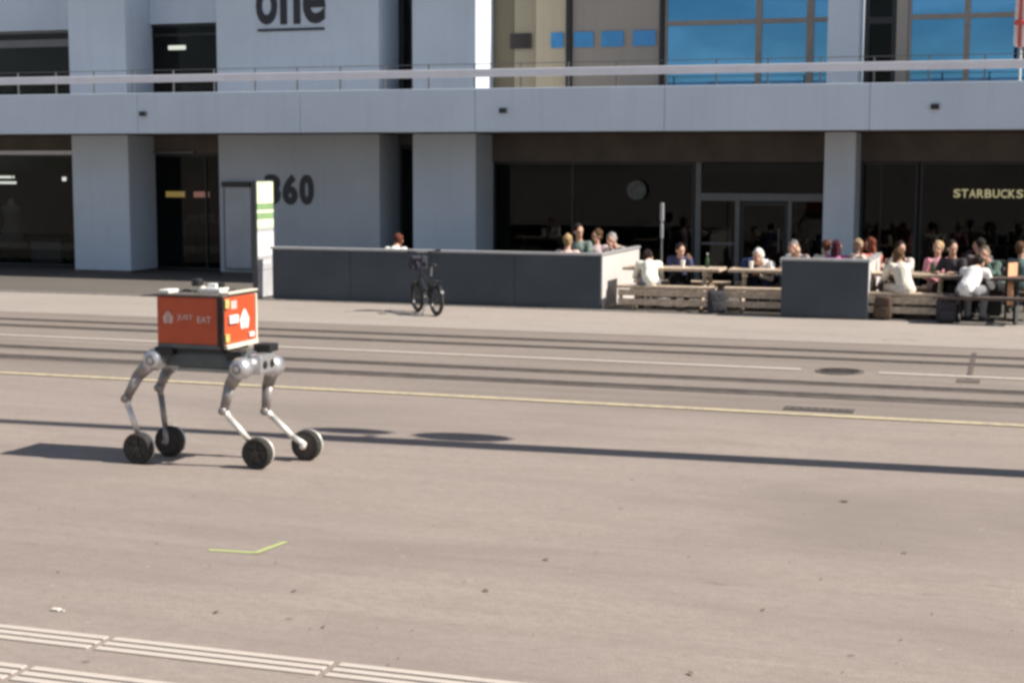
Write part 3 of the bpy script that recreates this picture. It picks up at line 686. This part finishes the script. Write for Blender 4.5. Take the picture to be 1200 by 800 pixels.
person(-3.02, 28.27, PI+.2, 'right', .93, 'long', (.07, .02, .03), (.45, .12, .28), NAVY, 'person in magenta with long dark hair before the slim column')
person(-2.66, 28.27, PI-.9, 'up', .95, 'short', (.34, .24, .15), (.66, .56, .46), GREY, 'light brown haired person in cream above the right end of the short barrier')
person(-2.40, 28.27, PI+.6, 'left', .97, 'long', (.17, .05, .03), (.55, .20, .17), GREY, 'red haired person in coral right of the short barrier end')
person(-2.05, 27.38, .5, 'bent', .92, 'short', BLH, WHITE, (.5, .45, .4), 'fair haired person in white bending over table right of the short barrier')
person(-1.80, 27.40, -.4, 'left', .96, 'short', DKH, (.66, .58, .52), (.5, .45, .4), 'dark haired person in pale beige coat facing the road')
person(-1.66, 26.10, PI+.5, 'chin', .98, 'long', BRH, (.62, .58, .50), (.55, .5, .45), 'brown haired person in pale cream with back to the road')
person(-1.20, 27.34, .5, 'right', .97, 'short', (.45, .31, .17), (.62, .27, .33), (.45, .36, .40), 'fair haired person in pink top facing the road')
person(-.93, 26.98, -.3, 'left', 1.0, 'short', DKH, (.05, .045, .05), BLACK, 'dark haired person in black beside the person in pink')
person(-.66, 25.73, PI-.3, 'bent', 1.04, 'short', DKH, WHITE, GREY, 'person in white shirt bending over the dark picnic table')
person(-.52, 27.92, PI+.4, 'left', 1.0, 'short', DKH, (.12, .10, .10), BLACK, 'dark clothed person behind the dark picnic table, below the cafe lettering')
person(-.24, 26.98, -.6, 'chin', 1.02, 'short', (.16, .12, .09), (.10, .15, .13), BLACK, 'person in dark green left of the orange board')
person(.16, 27.92, PI, 'right', .96, 'short', BRH, (.10, .16, .15), BLACK, 'rightmost seated person in grey green by the picture edge')

# bags set down by the tables
def bag(x, y, c, rz, label):
    t = tag(empty('backpack', (x, y, .012), rz), label, 'bag')
    bm = bmesh.new(); box(bm, (-.16, -.09, 0), (.16, .09, .40), .06); obj('bag_body', bm, cloth(c), t, True)
    bm = bmesh.new(); box(bm, (-.12, -.13, .04), (.12, -.085, .22), .03); obj('front_pocket', bm, cloth(c), t, True)
    bm = bmesh.new(); chain(bm, [Vector((-.05, .03, .39)), Vector((-.04, .03, .45)), Vector((.04, .03, .45)), Vector((.05, .03, .39))], [.010]*4, 6, 1); obj('bag_handle', bm, M['black'], t)
bag(-4.80, 26.05, (.045, .045, .05), .4, 'black backpack on the ground between the two front picnic tables')
bag(-2.0, 26.0, (.10, .07, .05), -.3, 'brown backpack on the ground beside the short barrier end')
bag(-.98, 25.85, (.06, .055, .065), .2, 'dark grey backpack on the ground near the dark picnic table')

# bin and orange board at the right end
t = tag(empty('waste_bin', (-.28, 27.38, .012)), 'charcoal waste bin left of the orange board', 'bin')
obj('body', boxes(((-.16, -.13, .03), (.16, .13, .88)), bev=.015), M['bin'], t); obj('lid', boxes(((-.18, -.15, .882), (.18, .15, .95)), bev=.015), M['frame_dark'], t)
obj('foot', boxes(((-.13, -.1, 0), (.13, .1, .028))), M['table_metal'], t)
obj('slot', boxes(((-.11, -.136, .72), (.11, -.129, .80))), M['table_metal'], t)
t = tag(empty('orange_board', (.02, 26.55, .012), R(58)), 'narrow upright orange board at the terrace end', 'board')
obj('board', boxes(((-.14, -.012, .26), (.14, .012, .96)), bev=.004), M['orange_panel'], t)
obj('post', boxes(((-.165, -.018, 0), (-.143, .018, 1.0)), ((.143, -.018, 0), (.165, .018, 1.0)), ((-.143, -.014, .20), (.143, .014, .256)), ((-.143, -.014, .964), (.143, .014, 1.0))), M['table_metal'], t)
obj('foot', boxes(((-.14, -.16, 0), (-.10, .16, .02)), ((.10, -.16, 0), (.14, .16, .02))), M['table_metal'], t)
# slim white post light on the terrace
t = tag(empty('terrace_post', (-6.44, 29.0, .012)), 'slim pale grey post standing before the round cafe sign', 'post')
bm = bmesh.new(); tube(bm, (0, 0, 0), (0, 0, 1.15), .018, .018); tube(bm, (0, 0, 0), (0, 0, .03), .14, .12, 20); obj('stem', bm, M['frame_grey'], t)
obj('tip', boxes(((-.025, -.025, 1.15), (.025, .025, 1.42)), ((-.03, -.03, 1.48), (.03, .03, 1.83)), ((-.015, -.015, 1.41), (.015, .015, 1.49)), bev=.006), M['pylon_grey2'], t)
# closed parasol on the balcony
t = tag(empty('closed_parasol', (.02, 30.5, 3.55)), 'closed red and white parasol on the balcony at the right edge', 'parasol')
bm = bmesh.new(); tube(bm, (0, 0, 0), (0, 0, 3.2), .022); tube(bm, (0, 0, 0), (0, 0, .10), .25, .22, 20); obj('pole', bm, M['white'], t)
for k in range(8):
    bm = bmesh.new(); a0, a1 = k*PI/4, (k+1)*PI/4; rows = []
    for z, r in ((1.22, .10), (1.3, .13), (1.9, .12), (2.6, .09), (3.15, .03)):
        rows.append([bm.verts.new((r*f*math.cos(a), r*f*math.sin(a), z)) for a, f in ((a0, .72), ((a0+a1)/2, 1.15), (a1, .72))])
    for p, q in zip(rows, rows[1:]):
        for i in range(2): bm.faces.new((p[i], p[i+1], q[i+1], q[i]))
    obj('canopy_fold', bm, M['parasol_red' if k % 2 else 'parasol_white'], t)
obj('tie', (lambda b: (lathe(b, [(.13, 1.62), (.145, 1.64), (.145, 1.69), (.13, 1.71)], Matrix.Identity(4), 20), b)[1])(bmesh.new()), M['parasol_red'], t)

# ------------------------------------------------------------------ bicycle
bk = tag(empty('parked_bicycle', (-9.52, 24.42, .008), math.atan2(.53, -.53)), 'small wheeled dark bicycle with high handlebar parked before the long barrier', 'bicycle')
# local +X = forward; wheels at x = +-.40
def wheel_part(parent, c, r, tr, rim_m, spokes=16, name='wheel'):
    bm = bmesh.new(); mtx = Matrix.Translation(c) @ Matrix.Rotation(R(90), 4, 'X')
    lathe(bm, [(r-tr*2.0, -.012), (r-tr*2.0, .012), (r-tr*1.6, .014), (r-tr*1.6, -.014), (r-tr*2.0, -.012)], mtx, 32)
    lathe(bm, [(.001, -.03), (.022, -.03), (.022, .03), (.001, .03)], mtx, 12)
    for k in range(spokes):
        a = 2*PI*k/spokes; s = .018 if k % 2 else -.018
        tube(bm, mtx @ Vector((.02*math.cos(a), .02*math.sin(a), s)), mtx @ Vector(((r-tr*1.9)*math.cos(a+.2), (r-tr*1.9)*math.sin(a+.2), 0)), .0025, .0025, 4)
    w = obj(name, bm, rim_m, parent)
    bm = bmesh.new(); n = 10
    lathe(bm, [(r-tr+tr*math.cos(2*PI*k/n), tr*math.sin(2*PI*k/n)) for k in range(n+1)], mtx, 36); obj('tyre', bm, M['rubber'], w, True)
    return w
wheel_part(bk, (.40, 0, .26), .26, .034, M['bike'], 20); wheel_part(bk, (-.40, 0, .26), .26, .034, M['bike'], 20)
bm = bmesh.new()
HT, HB, BB, ST = Vector((.27, 0, .72)), Vector((.31, 0, .55)), Vector((-.04, 0, .30)), Vector((-.17, 0, .66))
tube(bm, HT, HB, .032); tube(bm, HB+Vector((-.01, 0, .02)), BB, .042); tube(bm, HT+Vector((0, 0, -.05)), ST+Vector((.03, 0, -.12)), .034); tube(bm, BB, ST, .026)
for s in (-1, 1):
    tube(bm, BB+Vector((0, .03*s, 0)), (-.40, .055*s, .26), .011); tube(bm, ST+Vector((.03, .012*s, -.10)), (-.40, .055*s, .26), .009)
obj('frame', bm, M['bike'], bk)
bm = bmesh.new()
for s in (-1, 1): chain(bm, [HB+Vector((0, .035*s, -.01)), Vector((.345, .05*s, .42)), Vector((.40, .05*s, .26))], [.013, .013, .010], 8, 1)
tube(bm, HB+Vector((0, -.05, -.01)), HB+Vector((0, .05, -.01)), .014); obj('fork', bm, M['bike'], bk)
bm = bmesh.new(); chain(bm, [HT, Vector((.20, 0, 1.03))], [.018, .018]); chain(bm, [Vector((.14, -.22, 1.07)), Vector((.20, -.10, 1.05)), Vector((.20, .10, 1.05)), Vector((.14, .22, 1.07))], [.012]*4, 8, 1)
hb = obj('handlebar', bm, M['bike'], bk)
for s in (-1, 1):
    bm = bmesh.new(); tube(bm, (.14, s*.22, 1.07), (.11, s*.31, 1.075), .019); obj('grip', bm, M['black'], hb)
obj('basket_bag', boxes(((.30, -.15, .74), (.46, .15, .98)), bev=.03), M['bag'], bk)
obj('rear_rack', boxes(((-.52, -.06, .575), (-.22, -.045, .59)), ((-.52, .045, .575), (-.22, .06, .59)), ((-.52, -.06, .591), (-.22, .06, .598)), ((-.42, -.066, .27), (-.405, -.058, .59)), ((-.42, .058, .27), (-.405, .066, .59))), M['bike'], bk)
bm = bmesh.new(); tube(bm, ST, (-.21, 0, .82), .014); sp = obj('seat_post', bm, M['bike_metal'], bk)
bm = bmesh.new(); ball(bm, (-.25, 0, .85), (.10, .075, .03), 3); ball(bm, (-.13, 0, .85), (.11, .03, .025), 3); obj('saddle', remesh(bm, .008, 'saddle', 3) and bmesh.new(), M['black'], sp) if False else link('saddle', remesh(bm, .008, 'saddle', 3), M['black'], bk)
bm = bmesh.new(); lathe(bm, [(.001, -.005), (.09, -.005), (.09, .005), (.001, .005)], Matrix.Translation(BB+Vector((0, -.05, 0))) @ Matrix.Rotation(R(90), 4, 'X'), 24)
tube(bm, BB+Vector((0, -.07, 0)), BB+Vector((0, .07, 0)), .02); tube(bm, BB+Vector((0, -.07, 0)), BB+Vector((.12, -.08, -.11)), .011); tube(bm, BB+Vector((0, .07, 0)), BB+Vector((-.12, .08, .11)), .011)
ck = obj('crank', bm, M['bike_metal'], bk)
for p in ((.12, -.12, -.11), (-.12, .12, .11)): obj('pedal', boxes((tuple(BB+Vector(p)-Vector((.04, .04, .012))), tuple(BB+Vector(p)+Vector((.04, .04, .012))))), M['black'], ck)
bm = bmesh.new(); tube(bm, (-.12, .04, .28), (-.16, .16, .0), .010); obj('kickstand', bm, M['bike_metal'], bk)
for cx in (.40, -.40):
    bm = bmesh.new(); pr = []
    for k in range(13):
        a = R(20+k*11); pr.append([bm.verts.new((cx+.285*math.cos(a), y, .26+.285*math.sin(a))) for y in (-.028, .028)])
    for p, q in zip(pr, pr[1:]): bm.faces.new((p[0], p[1], q[1], q[0]))
    md = obj('mudguard', bm, M['bike'], bk).modifiers.new('t', 'SOLIDIFY'); md.thickness = .004

# ------------------------------------------------------------------ mast whose shadow crosses the plaza (stands outside the frame)
t = tag(empty('signal_mast', (1.0, 13.19, 0)), 'tall grey mast with two signal heads whose thin shadow crosses the plaza', 'mast')
bm = bmesh.new(); tube(bm, (0, 0, 0), (0, 0, 6.9), .17, .15, 20); tube(bm, (0, 0, 6.9), (0, 0, 12.5), .115, .10, 16); tube(bm, (0, 0, 0), (0, 0, .06), .3, .3, 20); obj('pole', bm, M['mast'], t)
for z0, z1, y0, y1 in ((5.00, 5.88, .18, .60), (6.10, 6.90, .27, .56)):
    bm = bmesh.new(); ball(bm, (0, (y0+y1)/2, (z0+z1)/2), (.14, (y1-y0)/2, (z1-z0)/2), 3); h = obj('signal_head', bm, M['black'], t, True)
    obj('bracket', boxes(((-.02, .03, z0+.1), (.02, y0, z0+.14)), ((-.02, .03, z1-.14), (.02, y0, z1-.1))), M['mast'], h)

# ------------------------------------------------------------------ delivery robot
rb = tag(empty('delivery_robot', (-6.4, 11.45, 0)), 'four legged wheeled delivery robot carrying an orange red cargo box', 'robot')
O = Vector((-6.4, 11.45, 0))
def L(*p): return Vector(p)-O
def rp(name, bm, m, parent=rb, smooth=False): return obj(name, bm, M[m], parent, smooth)
def LB(a, b): return (tuple(L(*a)), tuple(L(*b)))
rp('chassis', boxes(LB((-6.83, 11.29, .825), (-6.02, 11.62, .965)), bev=.03), 'chassis')
rp('belly_plate', boxes(LB((-6.68, 11.31, .785), (-6.12, 11.60, .822)), bev=.012), 'chassis_pale')
rp('mounting_rack', boxes(LB((-6.80, 11.24, .966), (-6.20, 11.30, 1.0)), LB((-6.80, 11.62, .966), (-6.20, 11.68, 1.0)), LB((-6.62, 11.301, .966), (-6.56, 11.619, .999)), LB((-6.36, 11.301, .966), (-6.30, 11.619, .999))), 'black')
rp('rear_sensor', boxes(LB((-6.83, 11.20, .93), (-6.66, 11.29, 1.0)), bev=.012), 'black')
fr = rp('front_module', boxes(LB((-6.02, 11.33, .78), (-5.90, 11.60, .95)), bev=.025), 'silver')
rp('camera', boxes(LB((-6.06, 11.50, .952), (-5.90, 11.66, 1.02)), bev=.012), 'black')
rp('front_sensor', boxes(LB((-6.18, 11.24, .905), (-6.03, 11.34, .985)), bev=.012), 'black')
for yy in (11.40, 11.53):
    bm = bmesh.new(); lathe(bm, [(.001, .004), (.032, .004), (.036, -.01), (.036, -.03)], Matrix.Translation(L(-5.895, yy, .86)) @ Matrix.Rotation(R(90), 4, 'Y'), 20); obj('lens', bm, M['black'], fr)
# cargo box
bx = rp('cargo_box', boxes(LB((-6.81, 11.22, 1.005), (-6.19, 11.80, 1.425)), bev=.018), 'orange')
def bxp(name, bm, m): return obj(name, bm, M[m], bx)
bxp('lid', boxes(LB((-6.815, 11.215, 1.427), (-6.185, 11.805, 1.447)), bev=.008), 'lid')
bxp('corner_trim', boxes(LB((-6.202, 11.208, 1.01), (-6.176, 11.232, 1.424)), bev=.006), 'black')
bxp('corner_trim', boxes(LB((-6.202, 11.788, 1.01), (-6.176, 11.812, 1.424)), bev=.006), 'box_trim')
bxp('base_trim', boxes(LB((-6.80, 11.211, .995), (-6.21, 11.219, 1.03)), bev=.002), 'chassis')
bxp('front_sill', boxes(LB((-6.189, 11.24, .995), (-6.155, 11.78, 1.03)), bev=.006), 'box_trim')
bxp('front_hood', boxes(LB((-6.24, 11.30, 1.448), (-6.17, 11.82, 1.462)), bev=.006), 'box_trim')
bxp('strap', boxes(LB((-6.235, 11.211, 1.02), (-6.210, 11.2175, 1.425))), 'black')
bxp('hinge', boxes(LB((-6.188, 11.235, 1.335), (-6.165, 11.30, 1.41)), bev=.006), 'hazard')
bxp('hinge', boxes(LB((-6.188, 11.235, 1.05), (-6.165, 11.30, 1.12)), bev=.006), 'hazard')
bxp('side_lamp', boxes(LB((-6.188, 11.66, 1.06), (-6.168, 11.74, 1.10)), bev=.006), 'white')
bxp('printed_patch', boxes(LB((-6.188, 11.36, 1.32), (-6.184, 11.46, 1.39))), 'print')
bxp('handle', boxes(LB((-6.815, 11.30, 1.20), (-6.835, 11.32, 1.24)), LB((-6.815, 11.60, 1.20), (-6.835, 11.62, 1.24)), LB((-6.845, 11.29, 1.20), (-6.835, 11.63, 1.24)), bev=.003), 'black')
bm = bmesh.new(); chain(bm, [L(-6.74, 11.36, 1.452), L(-6.66, 11.46, 1.462), L(-6.56, 11.44, 1.455), L(-6.48, 11.55, 1.462), L(-6.36, 11.52, 1.456), L(-6.28, 11.60, 1.465)], [.008]*6, 8, 1); bxp('cable', bm, 'black')
bm = bmesh.new(); chain(bm, [L(-6.22, 11.24, 1.452), L(-6.18, 11.205, 1.40), L(-6.17, 11.20, 1.25), L(-6.185, 11.20, 1.10), L(-6.18, 11.22, .99)], [.006]*5, 8, 1); bxp('cable', bm, 'black')
bxp('lamp_block', boxes(LB((-6.80, 11.24, 1.448), (-6.70, 11.40, 1.478)), bev=.008), 'white')
bxp('latch', boxes(LB((-6.188, 11.31, 1.20), (-6.165, 11.46, 1.27)), bev=.008), 'white')
bxp('latch', boxes(LB((-6.50, 11.212, 1.0), (-6.45, 11.22, 1.03)), bev=.002), 'black')
# print on the sides: a small house with fork and the words
def house(bm, to3, u, v, s):
    q = lambda pts: bm.faces.new([bm.verts.new(to3(u+a*s, v+b*s)) for a, b in pts])
    q([(-.5, 0), (-.12, .5), (-.12, -.5), (-.38, -.5)]); q([(-.10, .52), (.10, .52), (.06, -.1), (-.06, -.1)]); q([(.12, .5), (.5, 0), (.38, -.5), (.12, -.5)]); q([(-.05, -.12), (.05, -.12), (.05, -.5), (-.05, -.5)])
side = lambda u, v: L(u, 11.2165, v)
bm = bmesh.new(); house(bm, side, -6.70, 1.25, .10); bxp('printed_emblem', bm, 'print')
def side_text(s, x, z, w, h):
    me = letter_mesh(s, 1.0, .012, .02); xs = [v.co.x for v in me.vertices]; ys = [v.co.y for v in me.vertices]
    a, b, c, d = min(xs), max(xs), min(ys), max(ys)
    me.transform(Matrix.Translation(L(x, 11.218, z)) @ Matrix.Rotation(R(90), 4, 'X') @ Matrix.Diagonal((w/(b-a), h/(d-c), .2, 1)) @ Matrix.Translation((-a, -c, 0)))
    link('printed_word', me, M['print'], bx)
side_text('JUST', -6.615, 1.222, .15, .055); side_text('EAT', -6.425, 1.212, .13, .055)
front = lambda u, v: L(-6.1875, u, v)
bm = bmesh.new(); house(bm, front, 11.60, 1.22, .16); bxp('printed_emblem', bm, 'white')
# sensor turret on the lid
tu = rp('sensor_turret', boxes(LB((-6.52, 11.42, 1.448), (-6.32, 11.58, 1.485)), LB((-6.46, 11.46, 1.485), (-6.38, 11.54, 1.52)), bev=.006), 'white')
bm = bmesh.new(); lathe(bm, [(.001, 0), (.045, 0), (.05, .01), (.05, .05), (.04, .06), (.001, .06)], Matrix.Translation(L(-6.56, 11.47, 1.50)), 20); obj('lidar', bm, M['black'], tu)
obj('arm', boxes(LB((-6.60, 11.44, 1.448), (-6.50, 11.50, 1.499))), M['box_trim'], tu)
bm = bmesh.new(); lathe(bm, [(.001, 0), (.028, 0), (.03, .04), (.001, .045)], Matrix.Translation(L(-6.36, 11.52, 1.485)), 16); obj('beacon', bm, M['black'], tu)
# legs
legs = [((-6.85, 11.25, .885), (-7.11, 11.20, .545), (-6.98, 11.16, .132), -1, 'silver_light'),
        ((-6.87, 11.63, .83), (-7.03, 11.60, .59), (-6.91, 11.55, .132), 1, 'silver_dark'),
        ((-6.04, 11.25, .845), (-6.21, 11.25, .48), (-5.92, 11.28, .132), -1, 'silver_light'),
        ((-5.96, 11.66, .82), (-6.065, 11.72, .415), (-5.70, 11.76, .132), 1, 'silver_light')]
for hip, knee, wh, s, shm in legs:
    H, K, W = L(*hip), L(*knee), L(*wh)
    bm = bmesh.new(); lathe(bm, [(.001, -.095), (.055, -.09), (.086, -.065), (.096, 0), (.086, .055), (.055, .085), (.001, .09)], Matrix.Translation(H) @ Matrix.Rotation(R(90), 4, 'X'), 24)
    inner = Vector((H.x+(.05 if H.x < 0 else -.05), -.05*(-s)*-1*0+(.13 if s > 0 else -.13), H.z+.02))
    tube(bm, H, inner, .055, .06, 16); ball(bm, inner, .06, 2)
    hp = rp('hip_drive', bm, 'silver', smooth=True)
    bm = bmesh.new(); lathe(bm, [(.001, 0), (.045, 0), (.05, -.012), (.001, -.013)], Matrix.Translation(H+Vector((0, s*.088, 0))) @ Matrix.Rotation(R(90), 4, 'X'), 20); obj('drive_cover', bm, M['silver_dark'], hp)
    # thigh: flat tapered link from hip to knee, bowed backwards a little
    d = (K-H); nrm = Vector((0, 1, 0)).cross(d).normalized(); mid = H.lerp(K, .45)-nrm*(-.028)*1
    bm = bmesh.new(); chain(bm, [H+Vector((0, s*.02, 0)), mid+Vector((0, s*.02, 0)), K], [.070, .052, .038], 14)
    for v in bm.verts: v.co.y = K.y+(v.co.y-K.y)*.8
    th = rp('thigh', bm, 'silver_dark', smooth=True)
    bm = bmesh.new(); lathe(bm, [(.001, -.046), (.030, -.044), (.036, -.03), (.036, .03), (.030, .044), (.001, .046)], Matrix.Translation(K) @ Matrix.Rotation(R(90), 4, 'X'), 18); obj('knee_joint', bm, M['silver_dark'], th, True)
    # shank: slim rod, then an arm that comes down the inner side of the wheel
    yin = W.y - s*.075; e1 = K.lerp(W, .16); e2 = Vector((K.x+(W.x-K.x)*.72, (K.y+yin)/2, K.z+(W.z-K.z)*.72))
    bm = bmesh.new(); chain(bm, [K, e1, e2, Vector((W.x+.012, yin, W.z+.02)), Vector((W.x, yin, W.z))], [.034, .027, .024, .026, .030], 10)
    rp('shank', bm, shm, smooth=True)
    mtx = Matrix.Translation(W) @ Matrix.Rotation(R(90), 4, 'X')
    bm = bmesh.new(); lathe(bm, [(.001, .030*-s), (.03, .032*-s), (.034, .018*-s), (.080, .016*-s), (.098, .036*-s), (.102, .032*-s), (.102, -.034*-s), (.001, -.036*-s)], mtx, 28)
    w = rp('wheel', bm, 'wheel_dark', smooth=False)
    bm = bmesh.new(); lathe(bm, [(.100, -.034), (.114, -.042), (.125, -.036), (.130, -.018), (.130, .018), (.125, .036), (.114, .042), (.100, .034)], mtx, 36); obj('tyre', bm, M['rubber'], w, True)
    bm = bmesh.new(); lathe(bm, [(.001, -.086), (.085, -.084), (.118, -.074), (.129, -.060), (.131, -.046), (.124, -.0435), (.001, -.0425)], mtx, 32); obj('hub_drum', bm, M['silver_light'], w, True)
    bm = bmesh.new()
    for k in range(30):
        a = 2*PI*k/30; c = mtx @ Vector((.1305*math.cos(a), .1305*math.sin(a), 0)); m2 = Matrix.Translation(c) @ Matrix.Rotation(R(90), 4, 'X') @ Matrix.Rotation(a, 4, 'Z') @ Matrix.Diagonal((.004, .012, .06, 1))
        bmesh.ops.create_cube(bm, size=1, matrix=m2)
    obj('tread', bm, M['rubber'], w)
    for k in range(5):
        a = 2*PI*k/5+.3; bm = bmesh.new(); tube(bm, mtx @ Vector((.03*math.cos(a), .03*math.sin(a), -s*.026)), mtx @ Vector((.096*math.cos(a), .096*math.sin(a), -s*.030)), .010, .008, 6)
        obj('spoke', bm, M['wheel_dark'], w)

# ------------------------------------------------------------------ cups and glasses on the tables
def cup(x, y, kind, label):
    t = tag(empty('paper_cup' if kind == 'cup' else 'glass_bottle', (x, y, .7535)), label, 'cup' if kind == 'cup' else 'bottle')
    if kind == 'cup':
        bm = bmesh.new(); lathe(bm, [(.001, 0), (.030, 0), (.042, .115), (.001, .115)], Matrix.Identity(4), 16); obj('cup_body', bm, M['white'], t)
        bm = bmesh.new(); lathe(bm, [(.001, .116), (.044, .116), (.044, .124), (.036, .132), (.001, .132)], Matrix.Identity(4), 16); obj('cup_lid', bm, M['white'], t)
    else:
        bm = bmesh.new(); lathe(bm, [(.001, 0), (.034, 0), (.035, .14), (.014, .19), (.014, .23), (.001, .23)], Matrix.Identity(4), 16); obj('bottle_body', bm, M['shop_green'], t, True)
        bm = bmesh.new(); lathe(bm, [(.001, .231), (.016, .231), (.016, .25), (.001, .25)], Matrix.Identity(4), 12); obj('bottle_cap', bm, M['white'], t)
cup(-5.55, 26.75, 'cup', 'white paper cup on the middle of the sunlit picnic table')
cup(-5.15, 26.95, 'bottle', 'dark green bottle on the right half of the sunlit picnic table')
cup(-4.35, 26.85, 'cup', 'white paper cup in front of the white haired guests')
cup(-1.75, 26.80, 'cup', 'white paper cup before the guest in beige coat')
cup(-1.25, 26.70, 'bottle', 'dark green bottle between the guests in pink and green')
cup(-.45, 26.45, 'cup', 'white paper cup on the dark picnic table')
